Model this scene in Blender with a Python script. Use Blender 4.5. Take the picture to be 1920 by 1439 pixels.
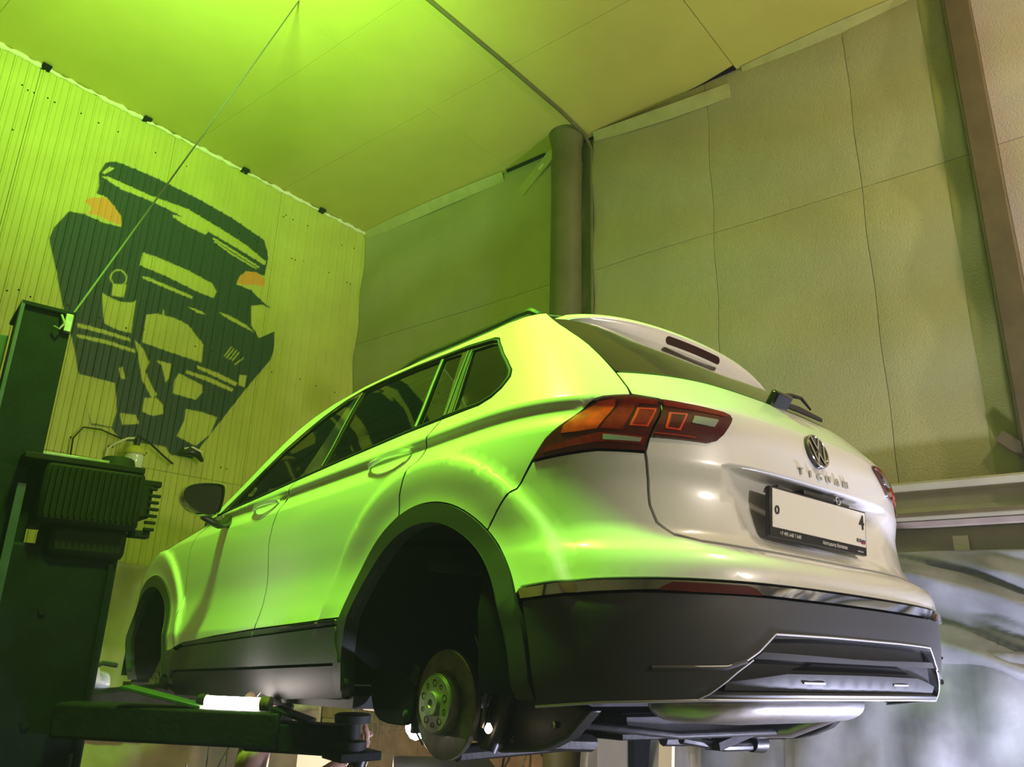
import bpy, bmesh, math, random
import numpy as np
from mathutils import Vector, Matrix
from mathutils.geometry import delaunay_2d_cdt
PI = math.pi
random.seed(7)
sc = bpy.context.scene
for o in list(bpy.data.objects): bpy.data.objects.remove(o)
COL = sc.collection

# ------------------------------------------------------------------ camera
CAMZ = 1.70
cam_d = bpy.data.cameras.new('camera'); cam = bpy.data.objects.new('camera', cam_d); COL.objects.link(cam)
cam_d.sensor_width = 36.0; cam_d.sensor_fit = 'HORIZONTAL'; cam_d.lens = 1466.1 * 36.0 / 1920.0
cam_d.clip_start = 0.05; cam_d.clip_end = 100
cam.matrix_world = Matrix(((0.63069477, -0.25891396, -0.73156522, 0.0),
                           (-0.77548746, -0.17500019, -0.6066252, 0.0),
                           (0.02903969, 0.94991499, -0.31115623, CAMZ), (0, 0, 0, 1)))
sc.camera = cam
# ------------------------------------------------------------------ world, lights, exposure
w = bpy.data.worlds.new('dark_world'); sc.world = w; w.use_nodes = True
w.node_tree.nodes['Background'].inputs[0].default_value = (0.9, 0.8, 0.55, 1)
w.node_tree.nodes['Background'].inputs[1].default_value = 0.02
sc.view_settings.view_transform = 'Standard'; sc.view_settings.look = 'None'
sc.view_settings.gamma = 1.0; sc.view_settings.use_curve_mapping = False
sc.view_settings.exposure = 0.0

def aim(loc, tgt):
    d = Vector(tgt) - Vector(loc)
    return d.to_track_quat('-Z', 'Y').to_euler()
def light(name, kind, loc, color, power, tgt=None, **kw):
    d = bpy.data.lights.new(name, kind); d.color = color; d.energy = power
    for k, v in kw.items(): setattr(d, k, v)
    o = bpy.data.objects.new(name, d); COL.objects.link(o); o.location = loc
    if tgt: o.rotation_euler = aim(loc, tgt)
    return o
GREEN = (0.31, 1.0, 0.05)
light('green_ceiling_lamp', 'SPOT', (1.05, 1.9, 4.95), GREEN, 1150, (2.0, 2.6, 1.7), spot_size=math.radians(80), spot_blend=.5, shadow_soft_size=.16)
light('green_ceiling_fill', 'SPOT', (1.0, 2.5, 4.2), (0.42, 1.0, 0.25), 880, (1.25, 3.6, 5.74), spot_size=math.radians(130), spot_blend=1.0, shadow_soft_size=.15)  # unseen extra spot, added to carry the green light onto the ceiling
light('warm_room_lamp', 'AREA', (3.4, -4.3, 3.3), (1.0, 0.86, 0.74), 125, (3.4, 1.5, 2.4), shape='DISK', size=.22)
light('warm_wall_fill', 'AREA', (3.2, -1.6, 5.3), (1.0, 0.80, 0.55), 65, (3.9, .5, 2.4), size=0.4)  # unseen, added to rake down the wall and bring out its waves
light('cold_floor_lamp', 'POINT', (3.55, .05, 0.72), (0.70, 0.71, 1.0), 270, shadow_soft_size=0.1)
light('under_car_lamp', 'POINT', (3.0, 3.3, 1.0), (1.0, 0.8, 0.55), 40, shadow_soft_size=0.08)

# ------------------------------------------------------------------ materials
def mat(name, col, rough=0.6, metal=0.0, coat=0.0, noise=0.0, nscale=8.0, bump=0.0, bscale=60.0, col2=None, spec=0.5, emit=None, estr=0.0, detail=4.0, alpha=None):
    m = bpy.data.materials.new(name); m.use_nodes = True
    nt = m.node_tree; b = nt.nodes['Principled BSDF']
    b.inputs['Base Color'].default_value = (*col, 1); b.inputs['Roughness'].default_value = rough
    b.inputs['Metallic'].default_value = metal; b.inputs['Coat Weight'].default_value = coat
    b.inputs['Coat Roughness'].default_value = 0.10
    b.inputs['Specular IOR Level'].default_value = spec
    if emit: b.inputs['Emission Color'].default_value = (*emit, 1); b.inputs['Emission Strength'].default_value = estr
    tc = nt.nodes.new('ShaderNodeTexCoord')
    if noise or col2:
        n = nt.nodes.new('ShaderNodeTexNoise'); n.inputs['Scale'].default_value = nscale; n.inputs['Detail'].default_value = detail
        nt.links.new(tc.outputs['Object'], n.inputs['Vector'])
        r = nt.nodes.new('ShaderNodeValToRGB')
        c2 = col2 or tuple(c * (1 - noise) for c in col)
        r.color_ramp.elements[0].position = 0.35; r.color_ramp.elements[1].position = 0.68
        r.color_ramp.elements[0].color = (*c2, 1); r.color_ramp.elements[1].color = (*col, 1)
        nt.links.new(n.outputs['Fac'], r.inputs['Fac']); nt.links.new(r.outputs['Color'], b.inputs['Base Color'])
    if bump:
        n = nt.nodes.new('ShaderNodeTexNoise'); n.inputs['Scale'].default_value = bscale; n.inputs['Detail'].default_value = 3
        nt.links.new(tc.outputs['Object'], n.inputs['Vector'])
        bp = nt.nodes.new('ShaderNodeBump'); bp.inputs['Strength'].default_value = bump; bp.inputs['Distance'].default_value = 0.01
        nt.links.new(n.outputs['Fac'], bp.inputs['Height']); nt.links.new(bp.outputs['Normal'], b.inputs['Normal'])
    return m
M = {}
M['paint'] = mat('white_car_paint', (0.80, 0.80, 0.79), 0.32, coat=1.0, bump=0.015, bscale=400)
M['clad'] = mat('grey_cladding', (0.050, 0.052, 0.055), 0.5, bump=0.08, bscale=900, spec=0.4)
M['clad_dark'] = mat('dark_cladding', (0.022, 0.023, 0.024), 0.55, bump=0.1, bscale=900)
M['liner'] = mat('wheel_liner_felt', (0.012, 0.012, 0.012), 0.9, bump=0.3, bscale=300, spec=0.2)
M['black'] = mat('black_plastic', (0.012, 0.012, 0.013), 0.35)
M['matte_black'] = mat('matte_black', (0.01, 0.01, 0.01), 0.9, spec=0.1)
M['gloss_black'] = mat('gloss_black', (0.01, 0.01, 0.011), 0.08, coat=1.0)
M['rubber'] = mat('black_rubber', (0.015, 0.015, 0.015), 0.7)
M['chrome'] = mat('chrome', (0.75, 0.76, 0.78), 0.07, metal=1.0)
M['satin'] = mat('satin_silver_trim', (0.55, 0.55, 0.58), 0.45, metal=0.9)
M['steel'] = mat('worn_steel', (0.34, 0.32, 0.26), 0.48, metal=0.6, noise=0.3, nscale=30)
M['disc'] = mat('brake_disc_face', (0.22, 0.205, 0.17), 0.42, metal=0.75, noise=0.35, nscale=25)
M['rust'] = mat('rusty_steel', (0.16, 0.09, 0.045), 0.75, metal=0.3, noise=0.5, nscale=40)
M['cast'] = mat('oily_cast_metal', (0.012, 0.012, 0.013), 0.45, noise=0.5, nscale=40, bump=0.15, bscale=30)
M['muffler'] = mat('aluminised_muffler', (0.62, 0.60, 0.60), 0.3, metal=0.9, noise=0.15, nscale=12, bump=0.1, bscale=25)
M['red'] = mat('tail_lamp_red', (0.26, 0.012, 0.010), 0.12, coat=1.0, noise=0.3, nscale=60)
M['red_dark'] = mat('tail_lamp_smoked_red', (0.085, 0.010, 0.012), 0.08, coat=1.0)
M['red_bright'] = mat('tail_lamp_bright_red', (0.85, 0.07, 0.03), 0.15, coat=1.0)
M['brake_red'] = mat('unlit_brake_light_red', (0.035, 0.006, 0.004), 0.5, spec=0.1)
M['orange'] = mat('tail_lamp_orange_red', (0.95, 0.07, 0.012), 0.2, coat=1.0, noise=0.55, nscale=22)
M['lens_grey'] = mat('clear_grey_lens', (0.30, 0.33, 0.31), 0.12, coat=1.0)
M['white_plate'] = mat('white_number_plate', (0.95, 0.95, 0.95), 0.4)
M['ink'] = mat('black_ink', (0.02, 0.02, 0.02), 0.5)
M['white_ink'] = mat('white_print', (0.75, 0.75, 0.78), 0.5)
M['flag_red'] = mat('flag_red', (0.45, 0.03, 0.03), 0.5)
M['flag_blue'] = mat('flag_blue', (0.03, 0.06, 0.35), 0.5)
M['mirror'] = mat('mirror_glass', (0.18, 0.2, 0.2), 0.03, metal=1.0)
M['seat'] = mat('dark_seat_fabric', (0.02, 0.02, 0.022), 0.9)
M['cover'] = mat('white_plastic_seat_cover', (0.78, 0.80, 0.78), 0.35, bump=0.5, bscale=18)
M['lift'] = mat('grimy_dark_lift_paint', (0.005, 0.007, 0.009), 0.75, noise=0.5, nscale=9, bump=0.1, bscale=60, spec=0.12)
M['lift_blue'] = mat('worn_blue_lift_paint', (0.025, 0.035, 0.06), 0.6, noise=0.4, nscale=12)
M['lift_arm'] = mat('oily_black_arm', (0.008, 0.009, 0.009), 0.7, noise=0.5, nscale=14, bump=0.3, bscale=60, spec=0.2)
M['green_plate'] = mat('green_painted_plate', (0.03, 0.065, 0.02), 0.6, noise=0.25, nscale=40)
M['motor'] = mat('oily_brown_motor', (0.009, 0.007, 0.005), 0.75, noise=0.4, nscale=20, spec=0.15)
M['skin'] = mat('skin', (0.52, 0.29, 0.20), 0.5, noise=0.12, nscale=20)
M['hair'] = mat('short_dark_hair', (0.11, 0.06, 0.035), 0.8, bump=0.8, bscale=250)
M['cloth'] = mat('black_cloth', (0.012, 0.012, 0.016), 0.9, bump=0.5, bscale=30)
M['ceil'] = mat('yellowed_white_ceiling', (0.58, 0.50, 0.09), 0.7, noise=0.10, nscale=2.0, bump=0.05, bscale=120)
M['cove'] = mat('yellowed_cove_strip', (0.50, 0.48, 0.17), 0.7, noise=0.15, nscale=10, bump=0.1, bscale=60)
M['gap'] = mat('black_gap', (0.012, 0.012, 0.012), 0.95, spec=0.0)
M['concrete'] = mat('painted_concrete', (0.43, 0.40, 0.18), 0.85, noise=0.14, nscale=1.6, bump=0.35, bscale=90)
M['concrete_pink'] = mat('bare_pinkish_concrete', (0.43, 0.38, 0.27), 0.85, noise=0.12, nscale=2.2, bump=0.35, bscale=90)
M['concrete_green'] = mat('olive_concrete_and_shade', (0.30, 0.30, 0.07), 0.8, noise=0.15, nscale=3, bump=0.3, bscale=90)
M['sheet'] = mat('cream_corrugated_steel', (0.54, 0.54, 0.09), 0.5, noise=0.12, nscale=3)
M['foam'] = mat('dried_foam', (0.80, 0.76, 0.42), 0.8, bump=0.5, bscale=60)
M['pipe'] = mat('olive_painted_pipe', (0.13, 0.125, 0.03), 0.6, noise=0.3, nscale=4, bump=0.1, bscale=60)
M['brown'] = mat('brown_painted_steel', (0.13, 0.095, 0.035), 0.65, noise=0.3, nscale=6, bump=0.15, bscale=60)
M['beam'] = mat('painted_channel_beam', (0.40, 0.37, 0.22), 0.6, noise=0.2, nscale=4, bump=0.15, bscale=60)
M['beam_pink'] = mat('pinkish_primer', (0.42, 0.33, 0.26), 0.65, noise=0.2, nscale=6)
M['tarp'] = mat('dusty_dark_tarp', (0.27, 0.275, 0.27), 0.42, noise=0.5, nscale=3.5, bump=0.2, bscale=14)
M['tarp_tan'] = mat('tan_polythene_sheet', (0.42, 0.38, 0.18), 0.4, noise=0.3, nscale=3, bump=0.2, bscale=12)
M['brick'] = mat('brown_painted_brick', (0.42, 0.25, 0.13), 0.8, noise=0.35, nscale=9, bump=0.3, bscale=60)
M['plaster'] = mat('stained_plaster', (0.50, 0.40, 0.22), 0.8, noise=0.35, nscale=4, bump=0.3, bscale=40)
M['floor'] = mat('oily_concrete_floor', (0.16, 0.14, 0.10), 0.6, noise=0.4, nscale=2, bump=0.2, bscale=40)
M['cabinet'] = mat('grey_steel_cabinet', (0.30, 0.32, 0.38), 0.45, noise=0.1, nscale=8)
M['paper'] = mat('cream_label', (0.75, 0.68, 0.50), 0.6)
M['yellow_cap'] = mat('yellow_green_cap', (0.55, 0.52, 0.06), 0.5)
M['jar'] = mat('milky_glass_jar', (0.75, 0.78, 0.62), 0.15, coat=0.5)
M['copper'] = mat('copper_hair_grass', (0.5, 0.2, 0.08), 0.6)
M['tube'] = mat('lit_fluorescent_tube', (1, 1, 1), 0.4, emit=(1.0, 0.86, 0.80), estr=60)
M['bulb_cold'] = mat('lit_cold_bulb', (1, 1, 1), 0.4, emit=(0.85, 0.88, 1.0), estr=25)
M['bulb_warm'] = mat('lit_warm_bulb', (1, 1, 1), 0.4, emit=(1.0, 0.78, 0.48), estr=9)
M['wire'] = mat('steel_wire', (0.09, 0.09, 0.05), 0.7, metal=0.0)

def glass(name, tint, tr):
    m = bpy.data.materials.new(name); m.use_nodes = True; nt = m.node_tree; nt.nodes.clear()
    out = nt.nodes.new('ShaderNodeOutputMaterial'); t = nt.nodes.new('ShaderNodeBsdfTransparent'); t.inputs[0].default_value = (*tint, 1)
    g = nt.nodes.new('ShaderNodeBsdfGlossy'); g.inputs['Roughness'].default_value = 0.02; g.inputs[0].default_value = (1, 1, 1, 1)
    f = nt.nodes.new('ShaderNodeFresnel'); f.inputs['IOR'].default_value = 1.22
    mx = nt.nodes.new('ShaderNodeMixShader'); nt.links.new(f.outputs[0], mx.inputs[0]); nt.links.new(t.outputs[0], mx.inputs[1]); nt.links.new(g.outputs[0], mx.inputs[2])
    nt.links.new(mx.outputs[0], out.inputs[0]); return m
M['glass'] = glass('green_tinted_glass', (0.70, 0.78, 0.70), 0)
M['privacy'] = glass('dark_privacy_glass', (0.16, 0.18, 0.16), 0)

# ------------------------------------------------------------------ object helpers
def tag(o, label=None, cat=None, group=None, kind=None):
    if label: o['label'] = label
    if cat: o['category'] = cat
    if group: o['group'] = group
    if kind: o['kind'] = kind
    return o
def empty(name, loc=(0, 0, 0), label=None, cat=None, group=None, mtx=None):
    o = bpy.data.objects.new(name, None); COL.objects.link(o); o.empty_display_size = 0.1
    o.location = loc
    if mtx is not None: o.matrix_world = mtx
    return tag(o, label, cat, group)
def link(name, me, m, parent=None, sharp=35):
    if m is not None and len(me.materials) == 0: me.materials.append(m)
    if sharp is not None and len(me.polygons):
        me.shade_smooth(); me.set_sharp_from_angle(angle=math.radians(sharp))
    o = bpy.data.objects.new(name, me); COL.objects.link(o)
    if parent is not None: o.parent = parent
    return o
class MB:
    def __init__(s): s.v = []; s.f = []
    def add(s, V, F):
        n = len(s.v); s.v += [tuple(p) for p in V]; s.f += [tuple(i + n for i in f) for f in F]; return s
    def box(s, lo, hi):
        x0, y0, z0 = lo; x1, y1, z1 = hi
        return s.add([(x0,y0,z0),(x1,y0,z0),(x1,y1,z0),(x0,y1,z0),(x0,y0,z1),(x1,y0,z1),(x1,y1,z1),(x0,y1,z1)],
                     [(0,3,2,1),(4,5,6,7),(0,1,5,4),(1,2,6,5),(2,3,7,6),(3,0,4,7)])
    def obox(s, c, ax, half):
        c = Vector(c); a = [Vector(k).normalized() * h for k, h in zip(ax, half)]
        V = [c + sx*a[0] + sy*a[1] + sz*a[2] for sz in (-1,1) for sx, sy in ((-1,-1),(1,-1),(1,1),(-1,1))]
        return s.add(V, [(0,3,2,1),(4,5,6,7),(0,1,5,4),(1,2,6,5),(2,3,7,6),(3,0,4,7)])
    def tube(s, pts, r, n=10, caps=True, flat=1.0):
        pts = [Vector(p) for p in pts]; R = r if isinstance(r, (list, tuple)) else [r] * len(pts)
        V = []; up = None
        for i, p in enumerate(pts):
            t = (pts[min(i+1, len(pts)-1)] - pts[max(i-1, 0)]).normalized()
            if up is None: up = Vector((0,0,1)) if abs(t.z) < .9 else Vector((1,0,0))
            a = t.cross(up).normalized(); b = a.cross(t).normalized(); up = b
            for k in range(n):
                th = 2*PI*k/n; V.append(p + a*math.cos(th)*R[i] + b*math.sin(th)*R[i]*flat)
        F = [(i*n+k, i*n+(k+1)%n, (i+1)*n+(k+1)%n, (i+1)*n+k) for i in range(len(pts)-1) for k in range(n)]
        if caps: F += [tuple(reversed(range(n))), tuple(range((len(pts)-1)*n, len(pts)*n))]
        return s.add(V, F)
    def lathe(s, prof, c, axis, n=40, caps=False):
        axis = Vector(axis).normalized(); u = axis.orthogonal().normalized(); v = axis.cross(u); c = Vector(c); V = []
        for h, r in prof:
            for k in range(n):
                th = 2*PI*k/n; V.append(c + axis*h + (u*math.cos(th) + v*math.sin(th))*r)
        F = [(i*n+k, i*n+(k+1)%n, (i+1)*n+(k+1)%n, (i+1)*n+k) for i in range(len(prof)-1) for k in range(n)]
        if caps: F += [tuple(range(n)), tuple(range((len(prof)-1)*n, len(prof)*n))]
        return s.add(V, F)
    def prism(s, poly, fn, d):
        n = len(poly); V = [fn(a, b, 0) for a, b in poly] + [fn(a, b, d) for a, b in poly]
        F = [tuple(range(n)), tuple(reversed(range(n, 2*n)))] + [(i, n+i, n+(i+1)%n, (i+1)%n) for i in range(n)]
        return s.add(V, F)
    def me(s, name):
        m = bpy.data.meshes.new(name); m.from_pydata([tuple(p) for p in s.v], [], s.f)
        b = bmesh.new(); b.from_mesh(m); bmesh.ops.recalc_face_normals(b, faces=b.faces); b.to_mesh(m); b.free(); m.update(); return m
    def obj(s, name, m, parent=None, sharp=35, bevel=0.0):
        o = link(name, s.me(name), m, parent, sharp)
        if bevel:
            md = o.modifiers.new('bevel', 'BEVEL'); md.width = bevel; md.segments = 2; md.limit_method = 'ANGLE'
        return o
def grid(name, fn, nu, nv, m, parent=None, sharp=35, closed_u=False):
    V = [fn(i/nu, j/nv) for j in range(nv+1) for i in range(nu+1)]
    F = [(j*(nu+1)+i, j*(nu+1)+i+1, (j+1)*(nu+1)+i+1, (j+1)*(nu+1)+i) for j in range(nv) for i in range(nu)]
    me = bpy.data.meshes.new(name); me.from_pydata([tuple(v) for v in V], [], F)
    return link(name, me, m, parent, sharp)
# ------------------------------------------------------------------ body surface of the car
def sstep(a,b,x):
    t=min(1,max(0,(x-a)/(b-a))); return t*t*(3-2*t)
def pslopes(K):
    n=len(K);S=[]
    for j in range(n):
        if j==0 or j==n-1:
            k=min(j,n-2); S.append((K[k+1][1]-K[k][1])/(K[k+1][0]-K[k][0])); continue
        h0=K[j][0]-K[j-1][0];h1=K[j+1][0]-K[j][0]
        d0=(K[j][1]-K[j-1][1])/h0;d1=(K[j+1][1]-K[j][1])/h1
        S.append(0 if d0*d1<=0 else 3*(h0+h1)/((2*h1+h0)/d0+(2*h0+h1)/d1))
    return S
_sc={}
def pchip(K,x):
    if x<=K[0][0]: return K[0][1]
    if x>=K[-1][0]: return K[-1][1]
    S=_sc.get(id(K))
    if S is None: S=_sc[id(K)]=pslopes(K)
    i=0
    while x>K[i+1][0]: i+=1
    h=K[i+1][0]-K[i][0];t=(x-K[i][0])/h
    return (2*t**3-3*t*t+1)*K[i][1]+(t**3-2*t*t+t)*S[i]*h+(-2*t**3+3*t*t)*K[i+1][1]+(t**3-t*t)*S[i+1]*h
YC=-0.10
SC=YC-math.pi/2
WK=[(0.15,.83),(0.22,.868),(0.30,.893),(0.36,.903),(0.45,.910),(0.51,.913),(.545,.906),(0.60,.896),(.68,.889),(0.80,.896),(.90,.900),(0.965,.897),(1.032,.872),(1.058,.884),(1.075,.874),(1.12,.850),(1.2,.808),(1.35,.735),(1.5,.655),(1.6,.58)]
RK=[(0.15,-.66),(0.25,-.78),(0.35,-.85),(0.5,-.875),(.60,-.88),(.64,-.868),(.675,-.815),(.72,-.785),(.82,-.775),(.90,-.79),(.98,-.79),(1.06,-.775),(1.12,-.73),(1.3,-.555),(1.42,-.41),(1.5,-.32),(1.6,-.24)]
NK=[(0.2,3.3),(.6,3.3),(.8,3.2),(1.1,3.2),(1.6,3.0)]
FK=[(0.15,3.35),(0.3,3.45),(0.55,3.52),(0.8,3.45),(0.95,3.3),(1.1,3.0)]
AY=(0.0,2.679); AZ=.366
def flare(y,z):
    f=0
    for cy in AY:
        d=math.hypot(y-cy,z-AZ)
        if d<.63: f=max(f,(.006+.014*sstep(.47,.60,d))*(1-sstep(.592,.625,d))*sstep(.45,.58,z))
    return f
def ring(a,b,ph,n):
    c,s=math.cos(ph),math.sin(ph)
    k=(abs(c)**n+abs(s)**n)**(-1/n)
    return -a*c*k,b*s*k
def P(s,z):
    if s<YC:
        r=pchip(RK,z); x,dy=ring(pchip(WK,z),YC-r,YC-s,pchip(NK,z)); y=YC-dy
        ds=abs(s-SC)
        if ds<.48 and .675<z<.904:
            h=.40+.075*sstep(.69,.895,z)
            if ds<h: y+=.055*(1-sstep(.889,.902,z))*sstep(.675,.735,z)*(1-(ds/h)**4)
    else:
        yfe=pchip(FK,z); yf=yfe-.75
        if s>yf:
            x,dy=ring(pchip(WK,z),.75,s-yf,2.6); y=yf+dy
        else: x,y=-pchip(WK,z),s
    f=flare(y,z) if abs(x)>.6 else 0
    return (x-f if x<0 else x+f,y,z)
def PN(s,z,off=0.):
    p=P(s,z)
    if off==0: return p
    a=P(s+.004,z);b=P(s-.004,z);c=P(s,z+.003);d=P(s,z-.003)
    u=(c[0]-d[0],c[1]-d[1],c[2]-d[2]);v=(a[0]-b[0],a[1]-b[1],a[2]-b[2])
    n=(u[1]*v[2]-u[2]*v[1],u[2]*v[0]-u[0]*v[2],u[0]*v[1]-u[1]*v[0])
    l=math.sqrt(n[0]**2+n[1]**2+n[2]**2) or 1
    return (p[0]+n[0]/l*off,p[1]+n[1]/l*off,p[2]+n[2]/l*off)
def S_of(y,z):
    # ring parameter of the body point at length y (left side)
    if y>=YC:
        yf=pchip(FK,z)-.75
        if y<=yf: return y
        lo,hi=yf,yf+1.5
        for _ in range(30):
            m=(lo+hi)/2
            if P(m,z)[1]<y: lo=m
            else: hi=m
        return lo
    lo,hi=YC-1.4,YC
    for _ in range(30):
        m=(lo+hi)/2
        if P(m,z)[1]<y: lo=m
        else: hi=m
    return lo
# ------------------------------------------------------------------ the room
K = 1.0633
def rm(x, y, z): return (x*K, y*K, CAMZ + (z-CAMZ)*K)
XB, _, ZC = rm(4.42, 0, 5.5); YL = 5.59*K
def rz(z): return CAMZ + (z-CAMZ)*K
def struct(o): o['kind'] = 'structure'; return o
flo = struct(MB().box((-6, -6, -.12), (XB+.3, YL+.3, 0)).obj('floor', M['floor'], None))
wb_ = struct(MB().box((XB+.09, -6, 0), (XB+.35, YL+.3, ZC+.4)).obj('wall_back', M['gap'], None))
wl_ = struct(MB().box((-6, YL+.06, 0), (XB+.09, YL+.30, ZC+.4)).obj('wall_left', M['gap'], None))
ce_ = struct(MB().box((-6, -6, ZC+.06), (XB+.35, YL+.3, ZC+.3)).obj('ceiling', M['gap'], None))
wr_ = struct(MB().box((-6.2, -6.2, 0), (XB+.35, -6, ZC+.4)).obj('wall_right', M['concrete'], None))
wf_ = struct(MB().box((-6.2, -6, 0), (-6, YL+.3, ZC+.4)).obj('wall_front', M['concrete'], None))
def n2(a, b): return math.sin(a*2.1+b*1.3) + .6*math.sin(a*5.3-b*2.7+1) + .4*math.sin(b*7.1+a*1.9+2)
# concrete wall panels: slabs with recessed joints, waved in shape to make soft shade bands
def cpanel(y0, y1, z0, z1, m, x=None, wob=.026, ny=14, nz=30, label=None):
    x = XB if x is None else x; g = .0018
    y0 += g; y1 -= g; z0 += g; z1 -= g; V = []
    def d(y, z):
        ph = .35*math.sin(y*.9+1.0)
        e = min(1, min(z-z0, z1-z)/.012, min(y-y0, y1-y)/.012)
        return x - wob*(math.sin((z + ph)*2*PI/.72 + y*.25)*.62 + .18*n2(y, z)) - wob - .003*max(0, e)
    for j in range(nz+1):
        for i in range(ny+1):
            y = y0+(y1-y0)*i/ny; z = z0+(z1-z0)*j/nz; V.append((d(y, z), y, z))
    F = [(j*(ny+1)+i, (j+1)*(ny+1)+i, (j+1)*(ny+1)+i+1, j*(ny+1)+i+1) for j in range(nz) for i in range(ny)]
    n = len(V); ring_ = [i for i in range(ny+1)] + [(j+1)*(ny+1)-1 for j in range(1, nz+1)] + [nz*(ny+1)+i for i in range(ny-1, -1, -1)] + [j*(ny+1) for j in range(nz-1, 0, -1)]
    V += [(x+.09, V[i][1], V[i][2]) for i in ring_]
    F += [(ring_[k], ring_[(k+1) % len(ring_)], n+(k+1) % len(ring_), n+k) for k in range(len(ring_))]
    me = bpy.data.meshes.new('concrete_panel'); me.from_pydata(V, [], F)
    b = bmesh.new(); b.from_mesh(me); bmesh.ops.recalc_face_normals(b, faces=b.faces); b.to_mesh(me); b.free()
    o = link('concrete_panel', me, m, wb_, 30)
    if label: o['label'] = label
    return o
ys = [y*K for y in (.42, 1.0, 1.94, 2.90)]
zs = [rz(2.51), rz(4.31), ZC]
for j in range(2):
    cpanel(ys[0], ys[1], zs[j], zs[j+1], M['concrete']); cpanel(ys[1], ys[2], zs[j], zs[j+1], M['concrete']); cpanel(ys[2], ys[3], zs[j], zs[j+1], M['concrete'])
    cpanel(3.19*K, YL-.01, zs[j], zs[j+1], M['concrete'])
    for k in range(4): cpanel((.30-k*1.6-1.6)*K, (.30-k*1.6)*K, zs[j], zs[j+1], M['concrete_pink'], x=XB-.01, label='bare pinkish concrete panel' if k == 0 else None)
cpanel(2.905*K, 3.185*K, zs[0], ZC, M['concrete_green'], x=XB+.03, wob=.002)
MB().box((XB-.002, -5.9, zs[0]+.01), (XB+.085, 2.90*K, ZC)).obj('joint_filler', M['concrete'], wb_); MB().box((XB-.002, 3.19*K, zs[0]+.01), (XB+.085, YL, ZC)).obj('joint_filler', M['concrete'], wb_)
# greenish shadow strip beside the brown post, put into the panel colour
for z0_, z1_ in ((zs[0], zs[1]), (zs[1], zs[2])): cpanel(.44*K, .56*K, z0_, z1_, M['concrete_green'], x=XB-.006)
# lower wall: panel strip, plaster, bricks
for k in range(6):
    cpanel((-5+k*1.8)*K, (-3.2+k*1.8)*K, rz(2.02), rz(2.31), M['concrete'], wob=.003, nz=4)
for k in range(4): MB().box((XB-.02, (.72+.002-k*1.5)*K, rz(2.165)), (XB-.012, (.79-k*1.5)*K, rz(2.25))).obj('plaster_patch', M['foam'], wb_)
bl0 = None; bh, bw_ = .20, .42; z = 0.0; row = 0
while z < rz(2.02) - .02:
    y = .9*K + (row % 2)*bw_/2
    while y < YL - .02:
        y1 = min(y+bw_, YL); z1 = min(z+bh, rz(2.02))
        if bl0 is None:
            bl0 = MB().box((0, .006, .006), (.09 + .0, bw_-.006, bh-.006)).obj('wall_block', M['brick'], wb_, sharp=None); o = bl0
            mdl = bl0.modifiers.new('b', 'BEVEL'); mdl.width = .006; mdl.segments = 1
        else: o = bl0.copy(); COL.objects.link(o); o.parent = wb_
        o.location = (XB + random.uniform(-.004, .004), y, z); o.scale = (1, (y1-y)/bw_, (z1-z)/bh)
        y += bw_
    z += bh; row += 1
# mortar, so that the joints are not black
MB().box((XB+.012, -6, 0), (XB+.088, YL, rz(2.30))).obj('mortar', M['plaster'], wb_)
# brown post and pipe column
post = MB(); post.box((XB-.13, .30*K, 0), (XB-.01, .42*K, ZC)); 
o = post.obj('steel_post', M['brown'], None, bevel=.006); tag(o, 'brown painted steel post running up the concrete wall at the right edge', 'post')
o = MB().lathe([(0, .125), (.03, .13), (.06, .125), (ZC-.5, .125), (ZC-.28, .132), (ZC-.26, .125), (ZC-.12, .125), (ZC-.06, .14), (ZC, .15)], (XB-.14, 3.07*K, 0), (0, 0, 1), 40).obj('drain_pipe', M['pipe'], None, sharp=40)
tag(o, 'thick olive painted vertical pipe in front of the concrete wall', 'pipe')
o = MB().tube([(XB-.045, 2.905*K, .5), (XB-.04, 2.90*K, 3), (XB-.04, 2.905*K, ZC-.15), (XB-.10, 2.93*K, ZC-.03), (XB-.45, 2.92*K, ZC-.018), (XB-1.2, 2.93*K, ZC-.016), (XB-2.2, 2.955*K, ZC-.016), (XB-3.5, 2.98*K, ZC-.016)], .016, 8).obj('cable', M['pipe'], None)
tag(o, 'thick green cable crossing the ceiling and dropping beside the pipe', 'cable')
# horizontal channel beam
def xz(prof, y0, y1): 
    mb = MB(); n = len(prof); V = [(a, y0, b) for a, b in prof] + [(a, y1, b) for a, b in prof]
    return mb.add(V, [tuple(range(n)), tuple(reversed(range(n, 2*n)))] + [(i, n+i, n+(i+1) % n, (i+1) % n) for i in range(n)])
zt, zb = rz(2.51), rz(2.31)
pr2 = [(XB+.08, zt), (XB-.16, zt), (XB-.165, zt-.012), (XB-.16, zt-.03), (XB-.10, zt-.038), (XB-.085, zt-.06), (XB-.085, zb+.085), (XB-.10, zb+.06), (XB-.17, zb+.05), (XB-.175, zb+.038), (XB-.17, zb+.025), (XB-.05, zb+.022), (XB-.045, zb-.015), (XB+.08, zb-.02)]
o = xz(pr2, -5.9, YL-.02).obj('channel_beam', M['beam'], None, sharp=25); tag(o, 'horizontal steel channel beam under the concrete panels at the right', 'beam')
xz([(XB-.162, zb+.052), (XB-.178, zb+.046), (XB-.178, zb+.028), (XB-.162, zb+.024)], -5.9, YL-.03).obj('flange_edge', M['brown'], o)
xz([(XB-.052, zb+.02), (XB-.060, zb+.015), (XB-.060, zb-.012), (XB-.052, zb-.016)], -5.9, YL-.03).obj('primer_strip', M['beam_pink'], o)
MB().obox((XB-.05, .35*K+.06, zt+.10), ((0,1,1), (0,-1,1), (1,0,0)), (.16, .03, .05)).obj('corner_brace', M['brown'], o)
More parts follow.
